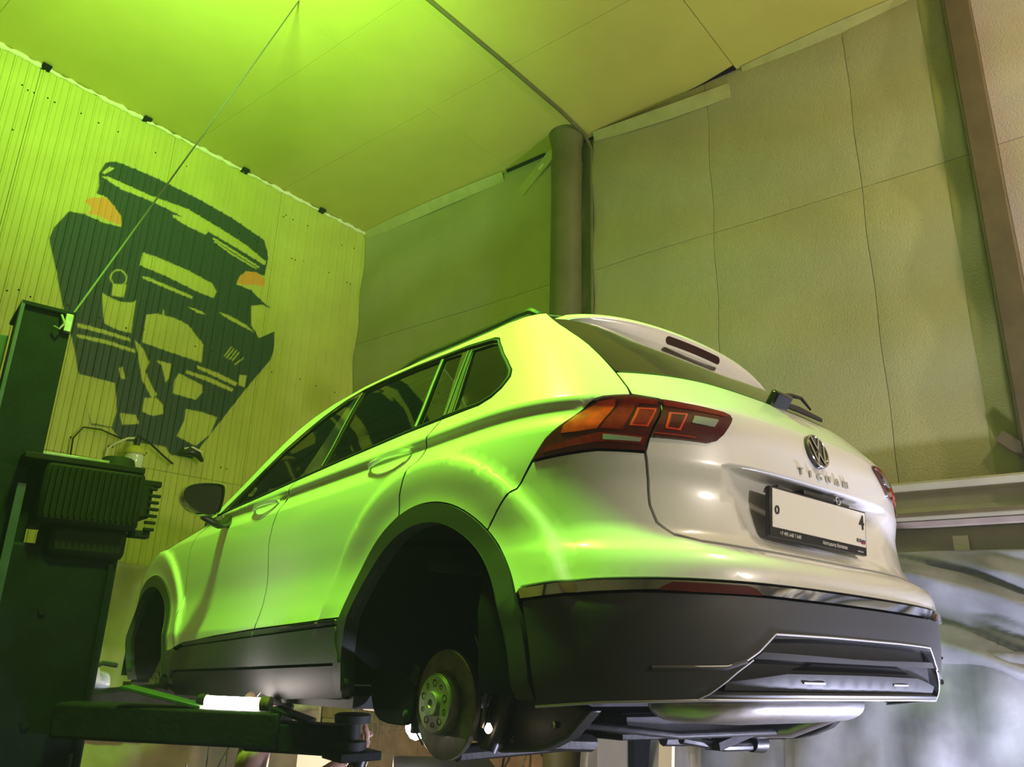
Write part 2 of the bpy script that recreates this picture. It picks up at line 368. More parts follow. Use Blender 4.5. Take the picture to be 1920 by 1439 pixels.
# ceiling boards with recessed seams
cx = [-6, -3.4, -1.0*K, 1.0*K, 2.54*K, 3.40*K, XB]; cy = [-6, -3.0, -1.0, .60*K, 1.70*K, 2.94*K, 3.72*K, YL]
for i in range(len(cx)-1):
    for j in range(len(cy)-1):
        g = .0012
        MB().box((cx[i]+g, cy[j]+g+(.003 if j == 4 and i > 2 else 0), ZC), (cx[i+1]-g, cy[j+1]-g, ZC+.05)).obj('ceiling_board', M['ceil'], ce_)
# cove strips along the back wall
def strip(y0, y1, z0a, z1a, z0b, z1b, out, name='cove_strip', sag=0.0, par=None, m='cove'):
    n = 12; V = []
    for k in range(n+1):
        t = k/n; y = y0+(y1-y0)*t; sg = math.sin(PI*t)*sag
        zl, zh = z0a+(z0b-z0a)*t - sg, z1a+(z1b-z1a)*t - sg
        ox = out*(.6+.4*math.sin(t*3)); V += [(XB-.018, y, zl), (XB-.018-ox, y, zh), (XB-.026-ox, y, zh), (XB-.028, y, zl-.004)]
    F = [(4*k+j, 4*k+(j+1) % 4, 4*k+4+(j+1) % 4, 4*k+4+j) for k in range(n) for j in range(4)] + [(0,1,2,3), (4*n+3, 4*n+2, 4*n+1, 4*n)]
    return MB().add(V, F).obj(name, M[m], par or wb_)
strip(3.80*K, YL-.02, ZC-.085, ZC-.008, ZC-.075, ZC-.003, .07)
strip(.44*K, 1.66*K, ZC-.085, ZC-.006, ZC-.08, ZC-.006, .05)
o = strip(1.76*K, 2.88*K, ZC-.20, ZC-.10, ZC-.075, ZC-.004, .05, sag=.018); wb_m = o
o.parent = None; o.name = 'loose_board'; tag(o, 'loose cove board sagging away from the ceiling right of the pipe', 'board')
o = MB().obox((XB-.05, 3.42*K, ZC-.155), ((0,.79,-.62), (0,.62,.79), (1,0,0)), (.235, .05, .008)).obj('hanging_board', M['cove'], None); tag(o, 'short broken cove board hanging askew left of the pipe', 'board')
MB().obox((XB-.06, 3.38*K, ZC-.13), ((0,.79,-.62), (0,.62,.79), (1,0,0)), (.03, .012, .001)).obj('paint_chip', M['foam'], o)
MB().box((XB-.005, 3.35*K, ZC-.12), (XB-.001, 3.78*K, ZC-.002)).obj('open_gap', M['gap'], wb_)
MB().box((XB-.012, 1.72*K, ZC-.13), (XB-.008, 2.25*K, ZC-.002)).obj('open_gap', M['gap'], wb_)
MB().add([(XB-.06, 3.36*K, ZC-.002), (XB-.06, 3.76*K, ZC-.002), (XB-.006, 3.78*K, ZC-.002), (XB-.006, 3.30*K, ZC-.002)], [(0,1,2,3)]).obj('open_gap', M['gap'], ce_)
MB().add([(XB-.015, 1.70*K, ZC-.002), (XB-.10, 1.70*K, ZC-.002), (XB-.06, 1.9*K, ZC-.002), (XB-.015, 2.25*K, ZC-.002)], [(0,1,2,3)]).obj('open_gap', M['gap'], ce_)
# corrugated steel sheets on the left wall
PER = .098
PR = [(0, 0), (.10, 0), (.16, .010), (.26, .010), (.32, 0), (.60, 0), (.64, .004), (.68, 0), (1.0, 0)]
def corr(x):
    t = (x/PER) % 1.0
    for a, b in zip(PR, PR[1:]):
        if a[0] <= t <= b[0]: return YL - (a[1] + (b[1]-a[1])*(t-a[0])/(b[0]-a[0]))
    return YL
zlow = rz(2.12)
xs_ = [XB - .0 - 1.078*k for k in range(10)]
shm = None
def sheetx(x0, x1, z0, z1):
    X = []; x = math.floor(x0/PER)*PER - PER
    while x < x1 + PER:
        for a, _ in PR[:-1]:
            if x0 < x + a*PER < x1: X.append(x + a*PER)
        x += PER
    X = [x0] + X + [x1]; V = [(x, corr(x), z) for z in (z0, z1) for x in X]; n = len(X)
    V += [(x, corr(x)+.001 + .02, z) for z in (z0, z1) for x in X]
    F = [(i, i+1, n+i+1, n+i) for i in range(n-1)] + [(2*n+i, 3*n+i, 3*n+i+1, 2*n+i+1) for i in range(n-1)] + [(i, 2*n+i, 2*n+i+1, i+1) for i in range(n-1)] + [(0, n, 3*n, 2*n), (n-1, 3*n-1, 4*n-1, 2*n-1)]
    me = bpy.data.meshes.new('corrugated_sheet'); me.from_pydata(V, [], F); return link('corrugated_sheet', me, M['sheet'], wl_, 20)
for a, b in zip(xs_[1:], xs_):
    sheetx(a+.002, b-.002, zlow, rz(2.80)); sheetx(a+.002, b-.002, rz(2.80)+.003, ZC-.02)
# screws
scr = MB()
random.seed(3)
for k in range(60):
    x = XB - random.uniform(.1, 3.6); z = random.choice((rz(2.9), rz(3.8), rz(4.9), ZC-.25)) + random.uniform(-.02, .02)
    scr.lathe([(0, .006), (.004, .006), (.005, .0)], (x, corr(x), z), (0, -1, 0), 8)
scr.obj('screw_heads', M['gap'], wl_)['kind'] = 'stuff'
# dried foam bead and dark clips under the ceiling
fv = []; rr = []
for k in range(160):
    t = k/159; x = XB - .02 - t*4.2; fv.append((x, YL-.012, ZC-.018 + .004*math.sin(k*.9))); rr.append(.012 + .007*math.sin(k*1.7) * math.sin(k*.37) + .006*(math.sin(k*.21) > 0))
fo_ = MB().tube(fv, rr, 8).obj('foam_bead', M['foam'], wl_)
for x in (3.83, 3.01, 2.14, 1.40): MB().obox((x*K, YL-.03, ZC-.02), ((1,0,0), (0,1,-.3), (0,.3,1)), (.032, .030, .008)).obj('clip', M['gap'], wl_)
# lower left wall plaster and tan sheet
MB().box((-5.9, YL-.005, 0), (XB-.01, YL+.055, zlow-.004)).obj('plaster_band', M['plaster'], wl_)
def drape(name, fn, nu, nv, m, label, cat):
    V = [fn(i/nu, j/nv) for j in range(nv+1) for i in range(nu+1)]
    F = [(j*(nu+1)+i, j*(nu+1)+i+1, (j+1)*(nu+1)+i+1, (j+1)*(nu+1)+i) for j in range(nv) for i in range(nu)]
    me = bpy.data.meshes.new(name); me.from_pydata(V, [], F); o = link(name, me, m, None, None); me.shade_smooth()
    md = o.modifiers.new('t', 'SOLIDIFY'); md.thickness = .003
    return tag(o, label, cat)
def tan(u, v):
    x = .6 + (XB-.75)*u; zt_ = zlow + .02*math.sin(x*6) + .015
    z = zt_ - v*1.1; a = .022*math.sin(x*14 + v*4 + math.sin(v*5)) + .018*math.sin(v*16 + x*3)*math.exp(-v*4) + .01*math.sin(x*31+v*9)
    return (x, YL - .065 - abs(a) - .05*v, z)
drape('polythene_sheet', tan, 90, 30, M['tarp_tan'], 'tan translucent sheet hanging below the corrugated wall at the left', 'sheet')
def tp(u, v):
    y = -4.6 + 7.35*K*u + .0; z = rz(2.165) - .006*math.sin(y*5) - v*.60
    r = y*.8 + v*1.9
    a = .075*math.sin(r*5.2 + 1.2*math.sin(v*4+y)) + .035*math.sin(r*13 - v*6) + .010*math.sin(y*24 + v*15) + .03*math.sin(y*2.3 - v*5)
    return (XB - .12 - .10*v - abs(a)*min(1, v*5+.08), y, z)
drape('tarp_upper', tp, 200, 60, M['tarp'], 'dusty grey tarpaulin hanging in folds under the channel beam', 'tarpaulin').name = 'tarpaulin'
def tp2(u, v):
    y = -4.6 + 7.1*K*u; z = rz(1.72) - .01*math.sin(y*4) - v*1.4
    a = .035*math.sin(y*6 + v*5) + .022*math.sin(y*17-v*9)
    return (XB - .25 - .16*v - abs(a), y, z)
drape('tarpaulin', tp2, 140, 40, M['tarp'], 'lower dark tarpaulin sheet hanging in front of the folded one', 'tarpaulin')

# ------------------------------------------------------------------ the car
MC = ((0.97997811, 0.19700499, 0.02884329), (-0.19795402, 0.97958997, 0.03489542), (-0.02138002, -0.0399064, 0.99897466))
CC = (-2.18087958, -1.98805826, 0.347078039)
_R = Matrix(MC)
_t = Vector((0, 0, CAMZ)) - _R @ Vector(CC)
CARM = Matrix.Translation(_t) @ _R.to_4x4()
def c2w(p): return CARM @ Vector(p)
car = empty('car', mtx=CARM, label='white SUV without wheels, raised on the lift, seen from its rear left corner', cat='car')

def inside(poly, x, y):
    c = False; j = len(poly) - 1
    for i in range(len(poly)):
        xi, yi = poly[i]; xj, yj = poly[j]
        if (yi > y) != (yj > y) and x < (xj - xi) * (y - yi) / (yj - yi) + xi: c = not c
        j = i
    return c
def area(p): return sum(p[i-1][0]*p[i][1] - p[i][0]*p[i-1][1] for i in range(len(p))) / 2
def inset(poly, d):
    if d == 0: return poly
    if area(poly) < 0: poly = poly[::-1]
    out = []; n = len(poly)
    for i in range(n):
        a, b, c = poly[i-1], poly[i], poly[(i+1) % n]
        e1 = Vector((b[0]-a[0], b[1]-a[1])); e2 = Vector((c[0]-b[0], c[1]-b[1]))
        if e1.length < 1e-7 or e2.length < 1e-7: out.append(b); continue
        e1.normalize(); e2.normalize(); n1 = Vector((-e1.y, e1.x)); n2 = Vector((-e2.y, e2.x))
        m = n1 + n2
        if m.length < 0.3: m = n1
        else: m = m / max(0.35, m.dot(n1))
        out.append((b[0] + m.x*d, b[1] + m.y*d))
    return out
def dens(poly, st):
    out = []
    for i in range(len(poly)):
        a, b = poly[i], poly[(i+1) % len(poly)]; L = math.hypot(b[0]-a[0], b[1]-a[1]); k = max(1, int(math.ceil(L/st)))
        out += [(a[0]+(b[0]-a[0])*t/k, a[1]+(b[1]-a[1])*t/k) for t in range(k)]
    return out
def smooth(pts, it=1, closed=True):
    for _ in range(it):
        o = []
        n = len(pts)
        for i in range(n if closed else n-1):
            a, b = pts[i], pts[(i+1) % n]
            o += [tuple(.75*x+.25*y for x, y in zip(a, b)), tuple(.25*x+.75*y for x, y in zip(a, b))]
        if not closed: o = [pts[0]] + o + [pts[-1]]
        pts = o
    return pts
ROWS = (.51, .527, .545, .57, .965, 1.0, 1.032, 1.045, 1.058, 1.075, 1.095)
FLP = []
for _cy in AY:
    for _r in (.575, .594, .6085, .623, .645):
        for _k in range(86):
            _a = math.radians(-5 + 190*_k/85); _z = AZ + _r*math.sin(_a)
            if _z > .44: FLP.append((_cy + _r*math.cos(_a), _z, _r))
FLP = [(S_of(y, z), z) for y, z, r in FLP]
def tri2(poly, holes, su, sv, rows, extra=()):
    loops = [dens(poly, min(su, sv)*.8)] + [dens(h, min(su, sv)*.8) for h in holes]
    V = []; E = []
    for L in loops:
        n = len(V); V += L; E += [(n+i, n+(i+1) % len(L)) for i in range(len(L))]
    xs = [p[0] for p in loops[0]]; ys = [p[1] for p in loops[0]]
    zz = [min(ys) + sv*k for k in range(1, int((max(ys)-min(ys))/sv)+1)]
    zz = [z for z in zz if all(abs(z-r) > sv*.35 for r in rows)] + [r for r in rows if min(ys) < r < max(ys)]
    edges = [(L[i], L[(i+1) % len(L)]) for L in loops for i in range(len(L))]
    mid = [((a[0]+b[0])/2, (a[1]+b[1])/2) for a, b in edges]
    arr = np.array(V + mid); tol = (min(su, sv)*.35)**2
    ex = [p for p in extra if inside(loops[0], *p) and not any(inside(h, *p) for h in loops[1:]) and ((arr[:, 0]-p[0])**2 + (arr[:, 1]-p[1])**2).min() > 3e-5]
    if ex: V += ex; arr = np.vstack([arr, np.array(ex)])
    for z in zz:
        x = min(xs) + su/2
        while x < max(xs):
            if inside(loops[0], x, z) and not any(inside(h, x, z) for h in loops[1:]):
                if ((arr[:, 0]-x)**2 + (arr[:, 1]-z)**2).min() > tol: V.append((x, z))
            x += su
    r = delaunay_2d_cdt([Vector(v) for v in V], E, [], 0, 1e-7)
    vv = [(v.x, v.y) for v in r[0]]; ff = []
    for f in r[2]:
        cx = sum(vv[i][0] for i in f)/len(f); cy = sum(vv[i][1] for i in f)/len(f)
        if inside(loops[0], cx, cy) and not any(inside(h, cx, cy) for h in loops[1:]): ff.append(tuple(f))
    return vv, ff
def sheet(name, vv, ff, fo, fi, m, parent, flip=False, mir=False, sharp=32, nrm=True):
    n = len(vv); O = [fo(a, b) for a, b in vv]; I = [fi(a, b) for a, b in vv]
    F = [tuple(reversed(f)) for f in ff] + [tuple(i+n for i in f) for f in ff]
    cnt = {}
    for f in ff:
        for i in range(len(f)):
            a, b = f[i], f[(i+1) % len(f)]
            if (b, a) in cnt: cnt.pop((b, a))
            else: cnt[(a, b)] = 1
    rim = sorted(set(i for e in cnt for i in e)); ri = {v: k for k, v in enumerate(rim)}; nr = len(rim)
    V = O + I + [O[i] for i in rim] + [I[i] for i in rim]
    F += [(2*n+ri[a], 2*n+ri[b], 2*n+nr+ri[b], 2*n+nr+ri[a]) for a, b in cnt]
    N = []
    if nrm:
        for a, b in vv:
            p, q, r, t = Vector(fo(a+.004, b)), Vector(fo(a-.004, b)), Vector(fo(a, b+.003)), Vector(fo(a, b-.003))
            N.append((r-t).cross(p-q).normalized())
    if flip: F = [tuple(reversed(f)) for f in F]; N = [-x for x in N]
    if mir:
        V = [(-v[0], v[1], v[2]) for v in V]; F = [tuple(reversed(f)) for f in F]; N = [Vector((-x.x, x.y, x.z)) for x in N]
    me = bpy.data.meshes.new(name); me.from_pydata(V, [], F); me.update()
    o = link(name, me, m, parent, sharp)
    if nrm: me.normals_split_custom_set_from_vertices([tuple(x) for x in N] + [(0, 0, 0)]*(len(V)-n))
    return o
def patch(name, poly, m, holes=(), off=0.0, th=.014, su=.05, sv=.035, rows=(), gap=.0032, mirror=False, parent=None, label=None, fold=True):
    parent = parent or car
    pl = inset(poly, gap); hs = [inset(h, -gap) for h in holes]
    vv, ff = tri2(pl, hs, su, sv, rows, FLP if m is M['paint'] else ())
    fo = lambda a, b: PN(a, b, off) ; fi = lambda a, b: PN(a, b, off - th)
    o = sheet(name, vv, ff, fo, fi, m, parent)
    if label: o['label'] = label
    if mirror:
        o2 = sheet(name, vv, ff, fo, fi, m, parent if mirror is True else mirror, mir=True)
        if label: o2['label'] = label
        return o, o2
    return o
def ms(s): return 2*SC - s
def sym(pts): return pts + [(ms(s), z) for s, z in reversed(pts)]
def arch(cy, r, a0, a1, n=22, rz=None):
    out = []
    for k in range(n+1):
        a = math.radians(a0 + (a1-a0)*k/n); y = cy + r*math.cos(a); z = AZ + (rz or r)*math.sin(a)
        out.append((S_of(y, z), z))
    return out
RO, RI = .470, .412
D0 = [(.134, .818), (.125, .88), (.10, .93), (.055, 1.0), (.04, 1.045), (.02, 1.085), (0.0, 1.118)]
D1 = [(1.163, .367), (1.153, .50), (1.137, .60), (1.138, .72), (1.150, .845), (1.130, .916), (1.095, .99), (1.06, 1.045), (1.022, 1.095)]
D2 = [(2.112, .35), (2.112, .453), (2.135, .60), (2.14, .80), (2.135, .93), (2.09, 1.0), (1.96, 1.05)]
BELT = [(1.86, 1.057), (1.666, 1.066), (1.30, 1.082), (1.022, 1.095), (.60, 1.110), (.224, 1.119), (0.0, 1.122)]
# --- side doors (white)
angd0 = math.degrees(math.atan2(.818-AZ, .134))
rear_arch_front = arch(0, RO, angd0, 20, 12)
rd = D0[::-1][:-1] + [(.134, .818)] + rear_arch_front[1:] + [(.452, .522)] + [(.6, .519), (1.148, .508)] + D1[2:] + BELT[4:6]
PWR = dict(rows=ROWS, su=.04, sv=.026)
patch('rear_door', rd, M['paint'], mirror=True, **PWR)
fd = [(1.148, .508)] + [(1.6, .492), (2.016, .470), (2.112, .453)] + D2[2:] + BELT[:4] + D1[::-1][1:7]
patch('front_door', fd, M['paint'], mirror=True, **PWR)
# cladding on the doors
patch('door_cladding', [(.452, .500), (1.148, .481), D1[1], D1[0], (.425, .381), (.455, .44)], M['clad'], off=.008, th=.02, mirror=True, rows=(.44,), su=.06, sv=.03)
patch('door_cladding', [(1.150, .481), (1.97, .457), (2.06, .440), (2.112, .445), (2.112, .35), D1[0], D1[1]], M['clad'], off=.008, th=.02, mirror=True, rows=(.44,), su=.06, sv=.03)
patch('door_trim_strip', [(.452, .520), (1.148, .506), (1.97, .478), (2.02, .468), (1.97, .459), (1.148, .483), (.452, .502)], M['clad'], off=.003, th=.012, gap=.001, mirror=True, su=.1, sv=.02, label='thin grey strip above the door cladding')
patch('chrome_strip', [(.46, .517), (.90, .508), (.90, .504), (.46, .512)], M['chrome'], off=.007, th=.006, gap=0, mirror=True, su=.1, sv=.02)
patch('sill', [(.425, .378), (1.163, .362), (2.112, .346), (2.135, .30), (2.10, .24), (1.2, .245), (.44, .272), (.40, .31)], M['clad_dark'], off=-.004, th=.03, mirror=True, su=.1, sv=.03)
# --- side frame: quarter panel, D pillar, roof edge and A pillar in one stamping around the glass
DLO = [(0.0, 1.122), (-.254, 1.116), (-.33, 1.130), (-.385, 1.158), (-.421, 1.196), (-.418, 1.225), (-.36, 1.275), (-.24, 1.35), (-.127, 1.402), (-.06, 1.430), (.115, 1.463), (.497, 1.507), (.80, 1.530), (.952, 1.534), (1.10, 1.515), (1.249, 1.468), (1.37, 1.415), (1.487, 1.357), (1.64, 1.246), (1.777, 1.130), (1.86, 1.057)]
OUT = [(1.96, 1.05), (1.885, 1.135), (1.79, 1.225), (1.69, 1.315), (1.613, 1.380), (1.512, 1.452), (1.39, 1.508), (1.25, 1.545), (1.0, 1.566), (.70, 1.550), (.45, 1.528), (.28, 1.508), (.0, 1.485), (-.30, 1.475), (-.50, 1.478), (-.665, 1.483)]
HS = [(-.665, 1.483), (-.700, 1.455), (-.727, 1.432), (-.775, 1.389), (-.814, 1.341), (-.843, 1.295), (-.865, 1.243), (-.880, 1.20), (-.893, 1.161), (-.903, 1.13), (-.911, 1.10), (-.914, 1.068)]
LT = [(-.914, 1.068), (-.87, 1.064), (-.833, 1.060), (-.800, 1.050), (-.77, 1.035), (-.707, .990), (-.645, .945), (-.597, .890)]
BS = [(-.597, .890), (-.547, .82), (-.46, .765), (-.406, .735)]
a_bs = 0
# angle of the seam end on the arch
best = min(((abs(P(-.406+.0, .735)[1] - RO*math.cos(math.radians(a))) + abs(.735 - AZ - RO*math.sin(math.radians(a)))), a) for a in range(90, 170))[1]
qa = arch(0, RO, best, angd0, 16)
qp = D0 + DLO[1:] + OUT + HS[1:] + LT[1:] + BS[1:-1] + qa
patch('body_side', qp, M['paint'], mirror=True, rows=ROWS, su=.035, sv=.024, th=.018)
# fuel of detail: belt moulding and window surround
def offs(line, d): return [(a, b + d) for a, b in line]
# --- side glass
def glassp(name, poly, m, **k): return patch(name, poly, m, off=-.010, th=.004, su=.08, sv=.05, gap=.0, mirror=True, **k)
top = lambda s: np.interp(s, [p[0] for p in DLO[9:18]], [p[1] for p in DLO[9:18]])
# pillars split: quarter glass | rear door glass fixed | rear door glass | front door glass
gq = [(-.02, 1.140), (-.254, 1.136), (-.32, 1.148), (-.365, 1.172), (-.393, 1.20), (-.388, 1.222), (-.335, 1.27), (-.22, 1.337), (-.12, 1.383), (-.06, 1.405), (.06, 1.425), (.085, 1.432)]
glassp('quarter_glass', [(-.045, 1.14)] + gq[1:-2] + [(.055, 1.422)], M['privacy'])
glassp('rear_door_fixed_glass', [(.02, 1.14), (.165, 1.137), (.262, 1.455), (.135, 1.436)], M['privacy'])
glassp('rear_door_glass', [(.185, 1.137), (.60, 1.128), (.82, 1.12), (.905, 1.505), (.70, 1.500), (.497, 1.484), (.282, 1.458)], M['privacy'])
glassp('front_door_glass', [(1.03, 1.112), (1.30, 1.100), (1.60, 1.084), (1.70, 1.079), (1.62, 1.225), (1.487, 1.333), (1.37, 1.391), (1.249, 1.443), (1.10, 1.490), (1.00, 1.505)], M['glass'])
# black surround sits a little proud of the glass, openings cut out
holes = [[(-.045, 1.14)] + gq[1:-2] + [(.055, 1.422)], [(.02, 1.14), (.165, 1.137), (.262, 1.455), (.135, 1.436)],
         [(.185, 1.137), (.60, 1.128), (.82, 1.12), (.905, 1.505), (.70, 1.500), (.497, 1.484), (.282, 1.458)],
         [(1.03, 1.112), (1.30, 1.100), (1.60, 1.084), (1.70, 1.079), (1.62, 1.225), (1.487, 1.333), (1.37, 1.391), (1.249, 1.443), (1.10, 1.490), (1.00, 1.505)]]
patch('window_surround', DLO + BELT[1:-1], M['gloss_black'], holes=holes, off=-.004, th=.01, gap=.001, mirror=True, su=.08, sv=.04)
def line3(pts, off, r, name, m, mirror=True, n=8, flat=1.0, parent=None):
    pts = dens(pts + [pts[-1]], .05)[:-1] if False else pts
    d = []
    for i in range(len(pts)-1):
        a, b = pts[i], pts[i+1]; L = math.hypot(b[0]-a[0], b[1]-a[1]); k = max(1, int(L/.014))
        d += [(a[0]+(b[0]-a[0])*t/k, a[1]+(b[1]-a[1])*t/k) for t in range(k)]
    d.append(pts[-1]); P3 = [PN(a, b, off) for a, b in d]
    o = MB().tube(P3, r, n, flat=flat).obj(name, m, parent or car)
    if mirror: MB().tube([(-x, y, z) for x, y, z in P3], r, n, flat=flat).obj(name, m, parent or car)
    return o
line3([(.0, 1.135), (.03, 1.22), (.09, 1.43)], -.002, .0035, 'pillar_trim', M['clad'])
line3([(-.035, 1.135), (.0, 1.22), (.065, 1.425)], -.002, .003, 'pillar_trim', M['clad'])
line3([(.175, 1.135), (.272, 1.455)], -.004, .007, 'window_divider', M['clad'])
line3([(.84, 1.12), (.93, 1.505)], -.001, .004, 'pillar_trim', M['black'])
line3([(-.01, 1.128), (-.255, 1.123), (-.33, 1.137), (-.378, 1.163), (-.408, 1.197), (-.405, 1.224), (-.35, 1.272), (-.232, 1.345), (-.125, 1.394), (-.06, 1.420), (.115, 1.452), (.497, 1.497), (.80, 1.519), (.952, 1.522)], .0, .005, 'window_seal', M['rubber'])
line3([(1.86, 1.062), (1.3, 1.087), (1.022, 1.100), (.6, 1.115), (.224, 1.124), (0, 1.127)], .0, .005, 'window_seal', M['rubber'])
line3([(1.75, 1.072), (1.60, 1.265)], -.004, .008, 'window_divider', M['black'])

line3(D0, -.0038, .0042, 'door_gap_shade', M['matte_black'])  # black strips added in the shut gaps to darken them like shade
line3(D1[::-1], -.0038, .0042, 'door_gap_shade', M['matte_black'])
line3(D2, -.0038, .0042, 'door_gap_shade', M['matte_black'])
line3(HS + [(-.914, 1.068)], -.0045, .0042, 'hatch_gap_shade', M['matte_black'])
line3(BS[:-1] + [(-.406, .733)], -.0038, .004, 'bumper_seam', M['matte_black'])
# --- tail lamps: body half and hatch half
for side in (1, -1):
    f = (lambda L: L) if side == 1 else (lambda L: [(ms(s), z) for s, z in L][::-1])
    lamp_o = [(-.914, 1.066), (-.87, 1.062), (-.833, 1.058), (-.80, 1.048), (-.77, 1.033), (-.707, .988), (-.645, .943), (-.599, .890), (-.70, .899), (-.811, .908), (-.949, .905), (-.961, .944), (-.974, .975), (-.991, 1.03), (-.998, 1.058), (-.95, 1.063)]
    a = patch('tail_lamp', f(lamp_o), M['red_dark'], off=.004, th=.03, su=.02, sv=.015, gap=.002)
    lamp_i = [(-1.002, 1.059), (-1.11, 1.057), (-1.215, 1.053), (-1.236, 1.048), (-1.238, 1.036), (-1.195, .978), (-1.170, .957), (-1.145, .948), (-.970, .945), (-.980, .975), (-.996, 1.028)]
    b = patch('hatch_lamp', f(lamp_i), M['red_dark'], off=.006, th=.02, su=.025, sv=.018, gap=.001)
    def el(poly, m, par, nm, o=.0075): return patch(nm, f(poly), m, off=o+.0005, th=.003, su=.02, sv=.014, gap=.0005, parent=par)
    el([(-.705, .975), (-.735, 1.003), (-.775, 1.027), (-.81, 1.046), (-.866, 1.052), (-.812, .963), (-.757, .957), (-.70, .955)], M['orange'], a, 'lamp_reflector', .006)  # bright patch puts light reflected inside the lamp into the colour
    el([(-.870, 1.045), (-.894, 1.055), (-.988, 1.054), (-.982, 1.041), (-.930, 1.041), (-.912, 1.030), (-.885, .960), (-.818, .963)], M['red'], a, 'lamp_reflector', .006)
    el([(-.918, 1.028), (-.978, 1.029), (-.958, .972), (-.903, .972)], M['red_bright'], a, 'lamp_outline', .006)
    el([(-.925, 1.023), (-.970, 1.024), (-.953, .977), (-.912, .977)], M['red'], a, 'lamp_window', .008)
    el([(-.815, .953), (-.950, .945), (-.942, .922), (-.817, .927), (-.639, .905), (-.650, .92)], M['red'], a, 'lamp_strip', .006)
    el([(-.828, .948), (-.940, .940), (-.934, .928), (-.828, .932)], M['lens_grey'], a, 'lamp_window', .008)
    el([(-1.008, 1.055), (-1.215, 1.049), (-1.228, 1.042), (-1.20, 1.036), (-1.0, 1.038)], M['red'], b, 'lamp_strip', .008)
    el([(-1.012, 1.020), (-1.072, 1.023), (-1.052, .970), (-1.006, .971)], M['red_bright'], b, 'lamp_outline', .008)
    el([(-1.020, 1.015), (-1.064, 1.018), (-1.047, .975), (-1.015, .976)], M['red_dark'], b, 'lamp_window', .010)
    el([(-1.093, 1.020), (-1.177, 1.021), (-1.160, .995), (-1.084, .996)], M['lens_grey'], b, 'lamp_window', .009)
    el([(-.975, .958), (-1.10, .958), (-1.10, .9555), (-.975, .9555)], M['red_bright'], b, 'lamp_outline', .008)

# --- hatch
hl = [(-.893, 1.163), (-.903, 1.13), (-.911, 1.10), (-.916, 1.070), (-.95, 1.066), (-1.001, 1.061), (-.994, 1.03), (-.977, .975), (-.963, .944), (-.951, .905), (-.966, .832), (-.964, .768), (-.975, .725), (-1.01, .695), (-1.08, .682), (-1.21, .676), (-1.40, .674), (-1.60, .674)]
hatch = patch('hatch', sym(hl) + [(ms(-1.0), 1.168), (ms(-1.25), 1.185), (SC, 1.196), (-1.25, 1.185), (-1.0, 1.168)], M['paint'], rows=(.69, .70, .72, .875, .885, .889, .893, .898, .902, .91, 1.03, 1.045, 1.06, 1.075, 1.09, 1.12), su=.04, sv=.03, th=.02)
gl = [(-.702, 1.452), (-.727, 1.430), (-.775, 1.387), (-.814, 1.339), (-.843, 1.293), (-.865, 1.241), (-.880, 1.20), (-.893, 1.166), (-1.0, 1.171), (-1.25, 1.188), (-1.50, 1.197)]
patch('rear_window', sym(gl), M['gloss_black'], off=-.001, th=.006, su=.06, sv=.04)
# recess under the ledge: grip, lamps, plate
def rbox(name, s0, s1, z0, z1, d0, d1, m, parent=car, n=8):
    # plate-like box following the hatch between two depths measured rearwards from y of the hatch
    V = []
    return patch(name, [(s0, z0), (s1, z0), (s1, z1), (s0, z1)], m, off=d1, th=d1-d0, su=.1, sv=.05, gap=0, parent=parent)
# ------------------ number plate (flat, tilted a little)
PLY, PLZ = -0.765, .800
def plp(x, z, d=0): return (x, PLY - d - .012 + (z-PLZ)*-.10, z)
pr_ = [(-.266, .730), (.266, .730), (.266, .868), (-.266, .868)]
frame = MB().prism(pr_, lambda a, b, d: plp(a, b, d), -.014).obj('plate_frame', M['black'], hatch, bevel=.002)
plate = MB().prism([(-.256, .755), (.256, .755), (.256, .862), (-.256, .862)], lambda a, b, d: plp(a, b, .003 + d), -.003).obj('number_plate', M['white_plate'], hatch)

def text_mesh(s, size, fn, m, name, parent, depth=.0015, xs=1.0, bold=0.0, spacing=1.0, mono=None):
    cu = bpy.data.curves.new(name, 'FONT'); cu.body = s; cu.size = size; cu.align_x = 'CENTER'; cu.align_y = 'CENTER'
    cu.extrude = depth; cu.offset = bold; cu.space_character = spacing; cu.resolution_u = 3
    o = bpy.data.objects.new(name, cu); COL.objects.link(o)
    dg = bpy.context.evaluated_depsgraph_get(); me = bpy.data.meshes.new_from_object(o.evaluated_get(dg)); bpy.data.objects.remove(o)
    for v in me.vertices: v.co = fn(v.co.x*xs, v.co.y, v.co.z)
    me.name = name; me.materials.clear()
    return link(name, me, m, parent, 30)
pf = lambda cx, cz, d: (lambda x, y, z: plp(cx + x, cz + y, d + z))
text_mesh('+7 495 640 7 640', .015, pf(-.165, .742, .001), M['white_ink'], 'lettering', frame, depth=.0008)
text_mesh('Автоцентр Великан', .015, pf(.075, .742, .001), M['white_ink'], 'lettering', frame, depth=.0008)
text_mesh('velikan.ru', .009, pf(.225, .740, .001), M['white_ink'], 'lettering', frame, depth=.0008)
text_mesh('о', .040, pf(-.235, .805, .0045), M['ink'], 'lettering', plate, depth=.0005, bold=.001)
text_mesh('4', .062, pf(.232, .828, .0045), M['ink'], 'lettering', plate, depth=.0005, bold=.001)
text_mesh('RUS', .016, pf(.212, .772, .0045), M['ink'], 'lettering', plate, depth=.0005)
MB().prism([(.228, .764), (.250, .764), (.250, .770), (.228, .770)], lambda a, b, d: plp(a, b, .0045 + d), .0006).obj('flag_stripe', M['flag_red'], plate)
MB().prism([(.228, .770), (.250, .770), (.250, .776), (.228, .776)], lambda a, b, d: plp(a, b, .0045 + d), .0006).obj('flag_stripe', M['flag_blue'], plate)
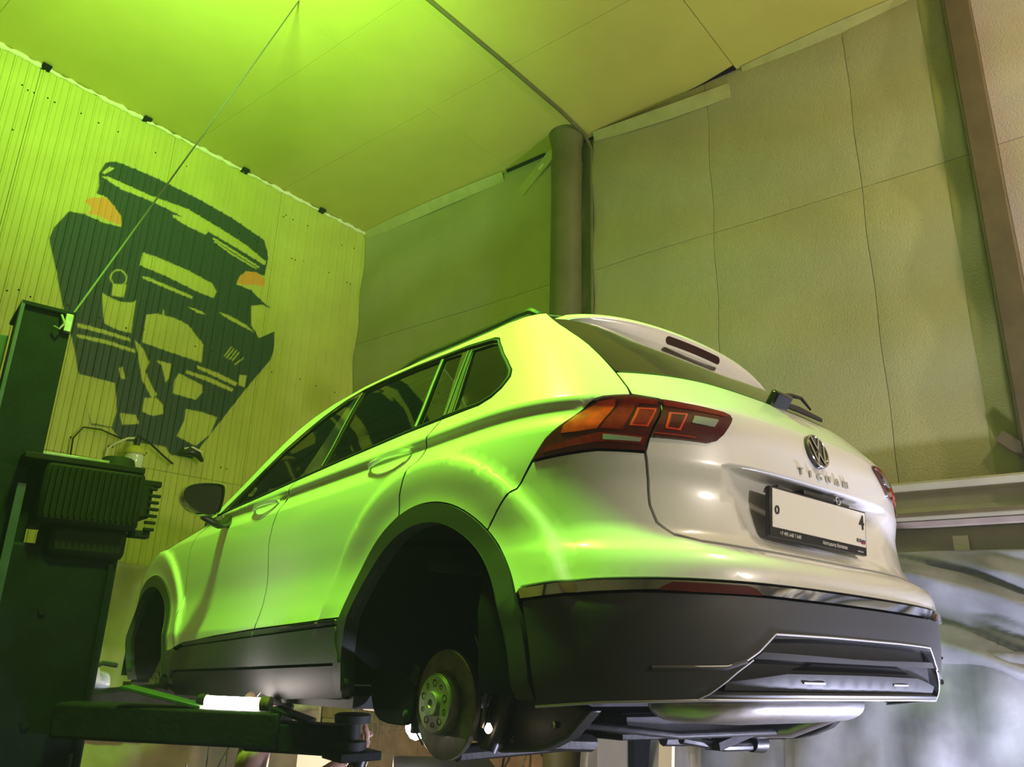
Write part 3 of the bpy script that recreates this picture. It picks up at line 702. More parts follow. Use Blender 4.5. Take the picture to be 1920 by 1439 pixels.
# licence lamps and grip under the ledge
for s0 in (-.20, .12): MB().box((s0, -.768, .872), (s0+.08, -.742, .884)).obj('plate_lamp', M['gloss_black'], hatch, bevel=.003)
MB().box((-.085, -.782, .868), (.085, -.735, .886)).obj('hatch_grip', M['black'], hatch, bevel=.005)
MB().tube([(.10 + .012*math.cos(a), -.785, .878 + .012*math.sin(a)) for a in [2*PI*k/14 for k in range(15)]], .002, 6).obj('wire_loop', M['satin'], hatch)
# model lettering
def onhatch(cs, cz, off):
    return lambda x, y, z: PN(cs - x*1.13, cz + y, off + z)
for i, ch in enumerate('TIGUAN'):
    text_mesh(ch, .030, onhatch(-1.553 - i*.0554, .934, .003), M['chrome'], 'letter', hatch, depth=.0025, xs=1.15, bold=.0006)
# round badge
bc = PN(-1.6708, 1.015, 0); bn = (Vector(PN(-1.6708, 1.015, 1)) - Vector(bc)).normalized()
bu = Vector((1, 0, 0)); bv = bn.cross(bu) * -1
if bv.z < 0: bv = -bv
def bp(x, y, d): return Vector(bc) + bu*x + bv*y + bn*d
badge = MB().lathe([(-.004, .055), (.006, .055), (.008, .053), (.006, .0)], bc, bn, 48).obj('badge', M['gloss_black'], hatch)
ringp = [bp(.0515*math.cos(2*PI*k/48), .0515*math.sin(2*PI*k/48), .008) for k in range(49)]
MB().tube(ringp, .0032, 8, caps=False).obj('badge_ring', M['chrome'], badge)
def stroke(pts, wd): 
    mb = MB(); 
    for a, b in zip(pts, pts[1:]):
        d = Vector((b[0]-a[0], b[1]-a[1])); L = d.length; d.normalize(); nn = Vector((-d.y, d.x))*wd/2; e = d*wd*.3
        A, B = Vector(a)-e, Vector(b)+e
        q = [A+nn, A-nn, B-nn, B+nn]
        mb.prism([(p.x, p.y) for p in q], lambda x, y, dd: bp(x, y, .0075+dd), .003)
    return mb
stroke([(-.021, .044), (0, .004), (.021, .044)], .0065).obj('emblem_stroke', M['chrome'], badge)
stroke([(-.040, .026), (-.019, -.042), (0, -.006), (.019, -.042), (.040, .026)], .0065).obj('emblem_stroke', M['chrome'], badge)
# wiper
wb = PN(-1.6708, 1.19, .012)
wp_ = MB(); wp_.obox(PN(-1.69, 1.20, .022), ((1,0,0), (0,-.6,.8), (0,.8,.6)), (.045, .028, .016))
wiper = wp_.obj('wiper', M['gloss_black'], hatch, bevel=.008)
MB().tube([PN(-1.71, 1.215, .03), PN(-1.80, 1.225, .045), PN(-1.90, 1.235, .048), PN(-2.02, 1.24, .025)], [.010, .008, .006, .004], 8).obj('wiper_arm', M['black'], wiper)
MB().tube([PN(-1.72, 1.212, .012), PN(-1.88, 1.215, .014), PN(-2.05, 1.21, .014)], [.005, .006, .004], 6, flat=2).obj('wiper_blade', M['rubber'], wiper)

# --- spoiler
def yt(x): return -.365 + .20*x*x
def spz(x): return 1.528 - .05*(x/.6)**4 - .02*(x/.6)**2
def spl(x): return 1.462 - .022*(abs(x)/.62)**3
def sp(u, v):
    # v: 0 roof front .. trailing edge .. rear face .. underside
    x = (u*2-1)*.655
    k = abs(u*2-1); y0, z0 = yt(x), spz(x); endf = sstep(.86, 1.0, k)
    z0 = z0 - endf*.022; yb = y0 + endf*.01
    prof = [(.62, .004 + (.075*(1-(x/.66)**2))), (.30, .012+.045*(1-(x/.66)**2)), (.10, .012), (.02, .004), (.004, -.004), (.0, -.014), (.006, -(z0-spl(x))*.6), (.012, -(z0-spl(x))+.004), (.022, -(z0-spl(x))), (.05, -(z0-spl(x))), (.10, -(z0-spl(x))-.004), (.16, -(z0-spl(x))-.02)]
    i = v*(len(prof)-1); a = int(min(len(prof)-2, i)); t = i-a
    dy = prof[a][0]*(1-t)+prof[a+1][0]*t; dz = prof[a][1]*(1-t)+prof[a+1][1]*t
    return (x, yb + dy, z0 + dz)
spo = grid('spoiler', sp, 60, 22, M['paint'], car, sharp=50)
so = spo.modifiers.new('thick', 'SOLIDIFY'); so.thickness = .004; so.offset = -1
def pill(hw_, hh, n=12):
    return [(hw_ - hh + hh*math.cos(a), hh*math.sin(a)) for a in [-PI/2 + PI*k/n for k in range(n+1)]] + [(-hw_ + hh + hh*math.cos(a), hh*math.sin(a)) for a in [PI/2 + PI*k/n for k in range(n+1)]]
def onsp(a, b, d):
    x = a; top_ = spz(x)-.014; bot = spl(x)+.004; zz_ = 1.4885 - .02*(x/.6)**2 + b; t = (top_-zz_)/(top_-bot)
    return (x, yt(x) + .012*max(0, min(1, t)) - d, zz_)
def pillmesh(hw_, hh, d, th, m, nm):
    P2 = pill(hw_, hh); pts = []
    xs = sorted(set([-hw_+ hh + (hw_-hh)*2*k/16 for k in range(17)]))
    vv, ff = tri2(P2, [], .03, .02, ())
    return sheet(nm, vv, ff, lambda a, b: onsp(a, b, d), lambda a, b: onsp(a, b, d-th), m, spo, flip=True, nrm=False)
pillmesh(.165, .0215, .003, .01, M['matte_black'], 'brake_light_surround')
pillmesh(.155, .0145, .0055, .003, M['brake_red'], 'brake_light')

# --- bumper
bl = [(-.599, .888), (-.547, .818), (-.46, .763), (-.406, .733)] 
ab = arch(0, RO, best, 158, 10)
bw = [(-.599, .888)] + BS[1:-1] + ab + [(-.535, .563), (-.746, .575), (-.906, .577), (-1.10, .577), (-1.34, .577), (SC+.1, .578)]
bw_top = [(-1.60, .672), (-1.40, .672), (-1.21, .674), (-1.08, .680), (-1.008, .693), (-.973, .723), (-.962, .768), (-.964, .832), (-.949, .903), (-.811, .906), (-.70, .897)]
left = bw_top[::-1]  # from outer to centre along the top
bpoly = [(ms(s), z) for s, z in left] 
outer = bw
full = outer + [(ms(s), z) for s, z in reversed(outer)] + [(ms(s), z) for s, z in left] + bw_top
patch('rear_bumper', full, M['paint'], rows=(.58, .59, .61, .64, .66, .68), su=.045, sv=.03, th=.02)
ch = [(-.527, .557), (-.746, .571), (-.906, .5735), (-1.10, .5735), (-1.34, .5745), (-1.60, .5745)]
cl = [(-1.60, .549), (-1.34, .548), (-1.184, .549), (-.90, .549), (-.746, .543), (-.540, .531)]
full = ch + [(ms(s), z) for s, z in reversed(ch)] + [(ms(s), z) for s, z in reversed(cl)] + cl
patch('chrome_strip', full, M['chrome'], off=.006, th=.02, rows=(.56,), su=.04, sv=.012, gap=.001)
for f in ((lambda L: L), (lambda L: [(ms(s), z) for s, z in L][::-1])):
    patch('reflector', f([(-.905, .548), (-.925, .560), (-.94, .567), (-1.14, .568), (-1.165, .563), (-1.184, .548), (-1.0, .546)]), M['red_dark'], off=.011, th=.01, su=.06, sv=.01, gap=0)
cd = [(-.542, .529), (-.746, .541), (-.90, .547), (-1.184, .547), (-1.34, .546), (-1.60, .547)]
cb = [(-1.60, .312), (-1.358, .312), (-1.034, .309), (-.786, .300), (-.600, .286)]
hole = [(-1.232, .447), (-1.36, .452), (-1.6, .455)]
hb = [(-1.6, .325), (-1.36, .325), (-1.06, .322), (-1.15, .392), (-1.19, .415)]
hfull = hole + [(ms(s), z) for s, z in reversed(hole)] + [(ms(s), z) for s, z in reversed(hb)] + hb
ao = [(S_of(-.495, .46), .46), (S_of(-.478, .54), .525)]
full = cd + [(ms(s), z) for s, z in reversed(cd)] + [(ms(s), z) for s, z in [(-.600, .286), (-.575, .36), (-.56, .44)][::-1]] + [(ms(s), z) for s, z in cb[:-1]][::-1] + cb + [(-.575, .36), (-.56, .44)]
full = cd + [(ms(s), z) for s, z in reversed(cd)] + [(ms(-.56), .44), (ms(-.575), .36), (ms(-.600), .286)] + [(ms(s), z) for s, z in cb[:-1]][::-1] + cb + [(-.575, .36), (-.56, .44)]
patch('lower_bumper', full, M['clad'], holes=[hfull], rows=(.455, .465, .50), su=.045, sv=.03, th=.03, off=.0)
# diffuser insert, recessed
diff = patch('diffuser', inset(hfull, -.01), M['clad_dark'], off=-.028, th=.012, su=.06, sv=.03, gap=0)
# upper fin, slot and lower step of the insert
patch('diffuser_bar', sym([(-1.20, .418), (-1.16, .400), (-1.40, .398), (-1.60, .400)][:1] + [(-1.17, .402), (-1.40, .400), (-1.60, .400)])[::1] + [(ms(-1.60), .412), (-1.60, .412)], M['clad'], off=-.004, th=.02, su=.08, sv=.02, gap=0, parent=diff)
patch('diffuser_slot', [(-1.34, .376), (-1.42, .392), (ms(-1.42), .392), (ms(-1.34), .376)], M['matte_black'], off=-.024, th=.006, su=.1, sv=.03, gap=0, parent=diff)
patch('diffuser_step', sym([(-1.10, .345), (-1.30, .368), (-1.60, .370)]) + [(ms(-1.10), .325), (-1.10, .325)], M['clad'], off=-.012, th=.018, su=.08, sv=.02, gap=0, parent=diff)
for k in (-1.42, ms(-1.42)): patch('diffuser_notch', [(k-.05, .345), (k+.05, .345), (k+.05, .350), (k-.05, .350)], M['satin'], off=-.010, th=.004, su=.1, sv=.02, gap=0, parent=diff)
# edges of the insert, silver partly for the light they catch
lo = car
for f in ((lambda L: L), (lambda L: [(ms(s), z) for s, z in L])):
    line3(f([(-1.236, .461), (-1.205, .437), (-1.181, .418), (-1.142, .396), (-1.09, .384), (-1.0, .381)]), .0002, .0022, 'silver_lit_edge', M['satin'], mirror=False)
    line3(f([(-1.165, .400), (-1.12, .372), (-1.093, .352), (-1.05, .322), (-1.026, .311)]), .0002, .0022, 'silver_lit_edge', M['satin'], mirror=False)
line3([(-1.236, .461), (-1.475, .463), (ms(-1.475), .463), (ms(-1.236), .461)], .0005, .0025, 'silver_lit_edge', M['satin'], mirror=False)
line3([(-.600, .286), (-.786, .300), (-1.034, .309), (-1.358, .312), (ms(-1.358), .312), (ms(-1.034), .309), (ms(-.786), .300), (ms(-.60), .286)], .0, .0035, 'bumper_lip', M['satin'], mirror=False)  # silver stands in for light along the bottom edge
for f in ((lambda s: s), ms):
    line3([(f(-.90), .376), (f(-1.0), .378), (f(-1.09), .380), (f(-1.145), .396)], -.003, .007, 'bumper_crease', M['clad'], mirror=False)

line3([(ms(-.70), .366), (ms(-.80), .368), (ms(-.93), .368)], .012, .006, 'corner_fin', M['clad'], mirror=False, flat=1.5)
line3([(ms(-.70), .440), (ms(-.80), .440), (ms(-.95), .441)], .006, .005, 'corner_fin', M['clad'], mirror=False)

# --- wheel arch trims
for cy in AY:
    lowf = .30
    o = arch(cy, RO-.001, -3, 183, 40); i_ = arch(cy, RI, 183, -3, 40)
    def dn(dy, z): return (S_of(cy+dy, z), z)
    if cy == 0:
        lft = [dn(-.478, .30), dn(-.425, .30)]; rgt = [dn(.418, .285), dn(.455, .285)]
    else:
        lft = [dn(-.470, .33), dn(-.43, .33)]; rgt = [dn(.43, .33), dn(.47, .33)]
    poly = o + lft + i_ + rgt
    patch('wheel_arch_trim', poly, M['clad'], off=.005, th=.025, su=.06, sv=.04, gap=.0005, mirror=True)
    # return flange going inwards
    for sg in (1, -1):
        seg = [dn(.418, .30)] + arch(cy, RI, -3, 183, 36) + [dn(-.425, .32)]
        V = []
        for a, b in seg:
            p = PN(a, b, .008); V += [p, (p[0]+.05, p[1], p[2])]
        if sg == -1: V = [(-x, y, z) for x, y, z in V]
        me = bpy.data.meshes.new('arch_flange'); me.from_pydata(V, [], [(2*k, 2*k+1, 2*k+3, 2*k+2) for k in range(len(seg)-1)]); link('arch_flange', me, M['clad_dark'], car, 60)
        # liner tub
        mb = MB(); R2 = .445; n = 30; VV = []
        for k in range(n+1):
            a = math.radians(-6 + 192*k/n)
            for X in (.865, .70, .50, .42): VV.append((-sg*X, cy + R2*math.cos(a)*(1 if X > .45 else .93), AZ + R2*math.sin(a)*(1 if X > .45 else .93)))
        FF = [(4*k+j, 4*k+j+1, 4*k+j+5, 4*k+j+4) for k in range(n) for j in range(3)]
        c = len(VV); VV.append((-sg*.42, cy, AZ)); FF += [(4*k+3, c, 4*k+7) for k in range(n)]
        me = bpy.data.meshes.new('wheel_liner'); me.from_pydata(VV, [], FF); o_ = link('wheel_liner', me, M['liner'], car, 60)
        # moulded ribs in the liner
        rb = MB()
        for a in (60, 95, 130):
            a = math.radians(a); rb.tube([(-sg*.84, cy + .437*math.cos(a), AZ + .437*math.sin(a)), (-sg*.52, cy + .437*math.cos(a+.1), AZ + .437*math.sin(a+.1))], .010, 6)
        rb.obj('liner_rib', M['liner'], o_)

# --- front: fender, hood, bumper, windscreen, roof
FT = [(1.96, 1.05), (2.10, 1.030), (2.282, 1.003), (2.50, .972), (2.676, .945), (2.85, .905), (3.05, .855), (3.30, .80), (3.60, .76)]
af = arch(2.679, RO, 172, 10, 24)
fp = [(2.112, .453)] + D2[2:] + FT[1:8] + [(3.30, .70), (3.22, .60), (S_of(2.679+.465, .45), .45)] + af[::-1]
patch('front_fender', fp, M['paint'], mirror=True, **PWR)
patch('fender_cladding', [(2.115, .449), (S_of(2.679-.466, .45), .445), (S_of(2.679-.47, .34), .34), (2.13, .31), (2.115, .35)], M['clad'], off=.006, th=.02, mirror=True, su=.06, sv=.03)
FS = lambda z: 2*(pchip(FK, z)-.75) + PI
fbl = [(3.30, .795), (3.30, .70), (3.22, .60), (S_of(2.679+.465, .45), .45), (S_of(2.679+.47, .33), .30), (3.35, .25)]
fmid = lambda z: (pchip(FK, z)-.75) + PI/2
nfb = 24
def fbf(u, v):
    z = .25 + .56*v; s0 = 3.29 - .05*(1-v); yf = pchip(FK, z)-.75
    ph0 = s0 - yf; ph = ph0 + (PI - 2*ph0)*u
    x, dy = ring(pchip(WK, z), .75, ph, 2.6); return (x, yf+dy, z)
grid('front_bumper', fbf, 30, 12, M['paint'], car)
fe = dens(FT + [FT[-1]], .08)
edge = [P(s, z) for s, z in smooth(FT, 2, closed=False)]
def hoodf(u, v):
    i = v*(len(edge)-1); a = int(min(len(edge)-2, i)); t = i-a
    p = [edge[a][k]*(1-t)+edge[a+1][k]*t for k in range(3)]; q = u*2-1
    return (-p[0]*q, p[1] + .22*(1-q*q)*v + .30*(1-v)*(1-q*q)*1.0, p[2] + .06*(1-abs(q)**2.5))
hd = grid('hood', hoodf, 24, 24, M['paint'], car)
AL = OUT[:9]
def wsf(u, v):
    i = v*(len(AL)-1); a = int(min(len(AL)-2, i)); t = i-a
    s = AL[a][0]*(1-t)+AL[a+1][0]*t; z = AL[a][1]*(1-t)+AL[a+1][1]*t
    p = P(s, z); q = u*2-1; k = 1-abs(q)**2.2
    return (-p[0]*q, p[1] + (.30-.06*v)*k, p[2] + .05*v*k)
grid('windscreen', wsf, 24, 20, M['privacy'], car)
RE = OUT[8:]
def rfe(v):
    i = v*(len(RE)-1); a = int(min(len(RE)-2, i)); t = i-a
    s = RE[a][0]*(1-t)+RE[a+1][0]*t; z = RE[a][1]*(1-t)+RE[a+1][1]*t
    return P(s, z)
def roof(u, v):
    p = rfe(v); q = u*2-1; k = 1-abs(q)**2.2
    y = p[1] + .24*k*max(0, 1-v*4)
    return (-p[0]*q, y, p[2] + (.05 + .02*v)*k - .004)
grid('roof', roof, 24, 40, M['paint'], car)
for sg in (1, -1):
    pts = []
    for k in range(24):
        v = .12 + .74*k/23; p = rfe(v); h = .022*min(1, min(k, 23-k)/2.5)
        pts.append((sg*(-p[0]-.035), p[1], p[2] + .012 + h))
    MB().tube(pts, .012, 8, flat=1.3).obj('roof_rail', M['black'], car)
# handles
def handle(sf, zf, sr, zr):
    # (sf,zf) front end, (sr,zr) rear end
    out = []
    for sg in (1, -1):
        mid = ((sf+sr)/2, (zf+zr)/2)
        def Q(t, dz, off):
            s = sf + (sr-sf)*t; z = zf + (zr-zf)*t + dz; p = PN(s, z, off); return (p[0]*sg, p[1], p[2])
        cupv, cupf = tri2([(.5+.52*math.cos(2*PI*k/24), .5+.5*math.sin(2*PI*k/24)) for k in range(24)], [], .12, .2, ())
        cup = sheet('handle_cup', [(a, b) for a, b in cupv], cupf, lambda a, b: Q(.14+a*.72, -.055+b*.065, .003 - .012*math.exp(-((a-.5)**2+(b-.5)**2)*9)), lambda a, b: Q(.14+a*.72, -.055+b*.065, -.012), M['paint'], car, mir=False)
        b_ = MB(); n = 14; prof = []
        for k in range(n+1):
            t = k/n; h = (.016 + .004*math.sin(PI*t)) * min(1, .55+min(t, 1-t)*5); bow = .012 + .026*math.sin(PI*t)**.6
            prof.append((Q(t, h, bow-.004), Q(t, 0, bow+.004), Q(t, -h, bow-.004), Q(t, -h*.8, bow-.012), Q(t, h*.8, bow-.012)))
        V = [p for r in prof for p in r]; F = [(5*k+j, 5*k+(j+1) % 5, 5*k+5+(j+1) % 5, 5*k+5+j) for k in range(n) for j in range(5)] + [(0,1,2,3,4), tuple(5*n+j for j in (4,3,2,1,0))]
        b_.add(V, F); b_.obj('door_handle', M['paint'], car, sharp=50)
handle(.395, 1.030, .125, 1.036)
handle(1.40, 1.018, 1.145, 1.026)
# mirrors
for sg in (1, -1):
    X = -sg
    oc = [(1.158, 1.088), (1.140, 1.112), (1.105, 1.128), (1.05, 1.137), (1.00, 1.139), (.985, 1.125), (.984, 1.06), (.993, 1.006), (1.03, .991), (1.077, .999), (1.125, 1.022), (1.152, 1.055)]
    oc = smooth(oc, 2); n = len(oc); cx = sum(p[0] for p in oc)/n; cz = sum(p[1] for p in oc)/n
    V = []; lay = [(1.525, .93), (1.518, 1.0), (1.56, 1.02), (1.61, .93), (1.65, .66), (1.665, .2)]
    for y, k in lay: V += [(X*(cx+(a-cx)*k), y + (a-cx)*.10, cz+(b-cz)*k) for a, b in oc]
    F = [(i*n+j, i*n+(j+1) % n, (i+1)*n+(j+1) % n, (i+1)*n+j) for i in range(len(lay)-1) for j in range(n)] + [tuple(range((len(lay)-1)*n, len(lay)*n))]
    mh = MB().add(V, F).obj('side_mirror', M['gloss_black'], car, sharp=60)
    G = [(X*(cx+(a-cx)*.90), 1.531 + (a-cx)*.10, cz+(b-cz)*.90) for a, b in oc]
    MB().add(G + [(x, y+.004, z) for x, y, z in G], [tuple(range(n)), tuple(reversed(range(n, 2*n)))] + [(i, n+i, n+(i+1) % n, (i+1) % n) for i in range(n)]).obj('mirror_glass', M['mirror'], mh)
    MB().tube([(X*1.04, 1.60, 1.00), (X*1.00, 1.60, .985), (X*.955, 1.62, .975), (X*.90, 1.68, 1.00), (X*.86, 1.73, 1.03)], [.02, .026, .028, .032, .035], 12, flat=.6).obj('mirror_arm', M['black'], mh)
# dark inner shell closing the gaps, floor pan
def shell(u, v):
    z = .30 + .74*v
    smin, smax = ms(YC)-0, YC
    s = ms(-.30) + (-.30 - ms(-.30))*u
    return PN(s, z, -.04)
grid('rear_inner_shell', shell, 50, 14, M['matte_black'], car)
for sg in (1, -1):
    me = bpy.data.meshes.new('inner_shell')
    V = []; F = []
    for (a, b) in ((.50, 2.18),):
        ys = np.linspace(a, b, 14); zs = np.linspace(.27, 1.09, 12)
        for z in zs:
            for y in ys: V.append((-sg*(pchip(WK, z)-.035), y, z))
        F += [(j*14+i, j*14+i+1, (j+1)*14+i+1, (j+1)*14+i) for j in range(11) for i in range(13)]
    k = len(V)
    for z in np.linspace(.86, 1.10, 4):
        for y in np.linspace(-.40, .52, 8): q = PN(S_of(y, z), z, -.04); V.append((sg*q[0], q[1], q[2]))
    F += [(k+j*8+i, k+j*8+i+1, k+(j+1)*8+i+1, k+(j+1)*8+i) for j in range(3) for i in range(7)]
    me.from_pydata(V, [], F); link('inner_shell', me, M['matte_black'], car, 60)
pan = MB()
pan.box((-.84, .44, .245), (.84, 2.2, .285)); pan.box((-.45, -.62, .30), (.45, .44, .34)); pan.box((-.45, 2.2, .245), (.45, 3.2, .285)); pan.box((-.80, 3.1, .245), (.80, 3.3, .285))
pan.obj('floor_pan', M['clad_dark'], car)
MB().box((-.72, -.42, 1.00), (.72, 1.9, 1.02)).obj('load_floor', M['matte_black'], car)
# seats
def seat(x, y, m):
    mb = MB(); mb.obox((x, y+.20, .80), ((1,0,0), (0,1,.1), (0,-.1,1)), (.24, .26, .10))
    mb.obox((x, y-.10, 1.10), ((1,0,0), (0,1,.25), (0,-.25,1)), (.23, .07, .32)); mb.obox((x, y-.20, 1.42), ((1,0,0), (0,1,.2), (0,-.2,1)), (.12, .05, .075))
    return mb.obj('seat', m, car, bevel=.04)
seat(-.38, 1.15, M['seat']); seat(.38, 1.15, M['seat'])
for x in (-.45, 0, .45): seat(x, .25, M['seat'])
def cvf(u, v):
    A, B, C_ = Vector((-.56, 1.50, 1.42)), Vector((-.69, 1.86, 1.165)), Vector((-.69, 1.35, 1.17))
    p = B.lerp(C_, u).lerp(A, v*.93); w_ = (1-v)
    return (p.x + .012*math.sin(u*9+v*5)*w_ + .01*math.sin(v*17), p.y, p.z + .008*math.sin(u*13)*w_)
cov = grid('seat_cover', cvf, 14, 12, M['cover'], car); cov['label'] = 'white plastic protective cover with dark printed text'
cov.modifiers.new('t', 'SOLIDIFY').thickness = .004
pm = MB()
for j_ in range(3):
    for k_ in range(4 - j_):
        a = Vector(cvf(.18 + .20*k_ + .1*j_, .18 + .2*j_)) + Vector((-.016, 0, 0))
        pm.obox(a, ((0,.95,-.3), (0,.3,.95), (1,0,0)), (.035*(1-.12*j_), .010, .001))
pm.obj('printed_text', M['ink'], cov)
# steering wheel, dashboard
MB().tube([(-.38 + .18*math.cos(a), 1.72 + .06*math.sin(a), 1.05 + .17*math.sin(a)) for a in [2*PI*k/24 for k in range(25)]], .014, 8, caps=False).obj('steering_wheel', M['black'], car)
MB().box((-.76, 1.78, .85), (.76, 2.05, 1.06)).obj('dashboard', M['seat'], car, bevel=.05)

# --- hubs, discs, suspension
def hub(sg, y, z, xo, R, front):
    ax = (-sg, 0, 0); X = -sg*xo
    c = Vector((X, y, z))
    rot = Vector((1, 0, 0))
    d = MB().lathe([(-.055, .086), (-.055, R-.004), (-.052, R), (-.036, R), (-.033, R-.004), (-.033, R*.62), (-.034, .088), (-.036, .084), (-.002, .082), (.0, .080), (.0, .0)], c, ax, 64)
    dk = d.obj('brake_disc', M['disc'], car, sharp=28)
    MB().lathe([(.0, .0775), (.003, .0765), (.0045, .036), (.004, .0)], c, ax, 48).obj('hub_face', M['steel'], dk)
    MB().lathe([(.003, .033), (.014, .033), (.016, .031), (.016, .012), (.012, .010), (.012, .0)], c, ax, 32).obj('hub_cap', M['steel'], dk, sharp=20)
    for k in range(5):
        for dd, rr, dep in ((0, .0095, .0046), (.31, .0065, .0046)):
            a = 2*PI*k/5 + .35 + dd*2; r = .056 if dd == 0 else .057
            p = c + Vector((-sg*(dep+.0003), r*math.cos(a), r*math.sin(a)))
            MB().lathe([(-.002, rr), (0, rr), (-.0015, rr*.7), (-.0015, 0)], p, ax, 14).obj('bolt_hole', M['gap'], dk)
    MB().lathe([(-.060, R*.92), (-.064, R*.92), (-.066, .07), (-.06, .07)], c, ax, 40).obj('backing_plate', M['rust' if front else 'cast'], car)
    if not front:
        MB().obox(c + Vector((sg*.055, .150, .075)), ((1,0,0), (0,1,.4), (0,-.4,1)), (.035, .018, .030)).obj('caliper_bracket', M['cast'], car, bevel=.006)
        cb_ = MB().obox(c + Vector((sg*.05, .165, -.015)), ((1,0,0), (0,1,0), (0,0,1)), (.016, .010, .075)); cb_.obj('caliper_bracket', M['cast'], car, bevel=.004)
        MB().lathe([(-.02, .012), (.012, .013), (.018, .008), (.018, 0)], c + Vector((sg*.03, .178, -.035)), (-sg, .3, 0), 14).obj('guide_pin_cap', M['green_plate'], car)
        MB().tube([c + Vector((sg*.03, .15, .06)), c + Vector((sg*.03, .160, .0)), c + Vector((sg*.03, .150, -.07)), c + Vector((sg*.06, .14, -.12))], .003, 6).obj('brake_cable', M['rubber'], car)
    else:
        MB().obox(c + Vector((sg*.05, .16, -.02)), ((1,0,0), (0,1,0), (0,0,1)), (.03, .03, .07)).obj('caliper_bracket', M['steel'], car, bevel=.01)
        MB().tube([c + Vector((sg*.10, .02, .0)), c + Vector((sg*.25, .03, .05)), c + Vector((sg*.38, .02, .30))], [.05, .035, .03], 10).obj('strut', M['cast'], car)
for sg in (1, -1):
    hub(sg, .033 if sg == 1 else .033, .275, .80, .150, False)
    hub(sg, 2.69, .262, .80, .165, True)
    # trailing arm with rounded spring cover
    pts = smooth([(.18, .36), (.175, .25), (.19, .215), (.23, .204), (.36, .208), (.41, .235), (.44, .30), (.45, .38)], 1)
    MB().prism(pts, lambda a, b, d: (-sg*(.78-d), a, b), .018).obj('trailing_arm_cover', M['liner'], car, bevel=.004)
    MB().tube([(-sg*.74, .02, .24), (-sg*.60, -.02, .20), (-sg*.38, -.04, .22)], [.05, .045, .05], 10).obj('rear_knuckle', M['cast'], car)
    MB().tube([(-sg*.72, -.12, .16), (-sg*.62, -.17, .44), (-sg*.58, -.20, .62)], [.026, .030, .030], 12).obj('shock_absorber', M['black'], car)
    cs = [(-sg*(.50+.055*math.cos(a)), -.12+.055*math.sin(a), .20+.011*a) for a in [k*.5 for k in range(50)]]
    MB().tube(cs, .008, 6).obj('coil_spring', M['black'], car)
    lnk = MB(); lnk.tube([(-sg*.72, -.10, .19), (-sg*.30, -.10, .17)], .030, 8); lnk.tube([(-sg*.70, .05, .14), (-sg*.25, .08, .15)], .024, 8)
    lnk.obj('lower_control_arm', M['cast'], car)
    MB().tube([(-sg*.72, 2.66, .17), (-sg*.35, 2.60, .19)], .03, 8).obj('lower_control_arm', M['cast'], car)
    MB().prism([(-.02, .160), (-.10, .150), (-.24, .163), (-.30, .178), (-.37, .205), (-.46, .275), (-.30, .31), (-.05, .30), (-.02, .25), (-.03, .20)], lambda a, b, d: (-sg*(.66-d), a, b), .05).obj('arm_cover', M['cast'], car, bevel=.008)
    MB().lathe([(0, .012), (.006, .012), (.008, 0)], (-sg*.662, -.16, .19), (-sg, 0, 0), 6).obj('bolt', M['chrome'], car)
    MB().lathe([(0, .009), (.006, .009), (.008, 0)], (-sg*.662, -.33, .235), (-sg, 0, 0), 6).obj('bolt', M['chrome'], car)
    sw = MB().tube([(-sg*.78, -.13, .46), (-sg*.77, -.15, .40), (-sg*.76, -.16, .30), (-sg*.765, -.15, .22)], .006, 6); sw.obj('brake_hose', M['gloss_black'], car)
    MB().box((min(-sg*.62, -sg*.68), -.10, .33), (max(-sg*.62, -sg*.68), -.06, .35)).obj('spring_label', M['paper'], car)
sub = MB(); sub.obox((0, -.05, .22), ((1,0,0), (0,1,0), (0,0,1)), (.30, .18, .04)); sub.obox((0, -.30, .23), ((1,0,0), (0,1,0), (0,0,1)), (.40, .04, .025)); sub.obox((0, .25, .21), ((1,0,0), (0,1,0), (0,0,1)), (.40, .04, .03))
sub.tube([(-.62, -.34, .24), (-.2, -.36, .20), (.3, -.36, .20), (.62, -.34, .24)], .012, 8)
sub.obj('rear_subframe', M['cast'], car, bevel=.01)
# muffler and pipes
mf = MB(); prof = [(-.50, .02), (-.49, .055), (-.46, .078), (-.30, .088), (.05, .088), (.20, .084), (.26, .06), (.275, .02)]
n = 28; V = []
for x, r in prof:
    for k in range(n):
        a = 2*PI*k/n; V.append((x, -.60 + math.copysign(abs(math.cos(a))**.7, math.cos(a))*r*1.6, .298 + math.sin(a)*r*.62))
F = [(i*n+k, i*n+(k+1) % n, (i+1)*n+(k+1) % n, (i+1)*n+k) for i in range(len(prof)-1) for k in range(n)] + [tuple(range(n)), tuple(range((len(prof)-1)*n, len(prof)*n))]
muff = mf.add(V, F).obj('muffler', M['muffler'], car, sharp=50)
MB().tube([(.30, -.58, .27), (.33, -.40, .21), (.25, -.10, .19), (.18, .6, .20), (.1, 2.0, .2)], .028, 12).obj('exhaust_pipe', M['muffler'], car)
# tangle under the right rear: lower arm, bolts, hanger
tg = MB(); tg.tube([(-.05, -.25, .18), (.12, -.28, .155), (.30, -.26, .15)], .016, 10); tg.lathe([(-.03, .03), (.03, .035), (.035, .02), (.035, 0)], (.33, -.26, .16), (1, 0, 0), 16); tg.obox((.20, -.28, .185), ((1,0,.2), (0,1,0), (-.2,0,1)), (.14, .03, .012))
tg.obj('exhaust_hanger', M['cast'], car)
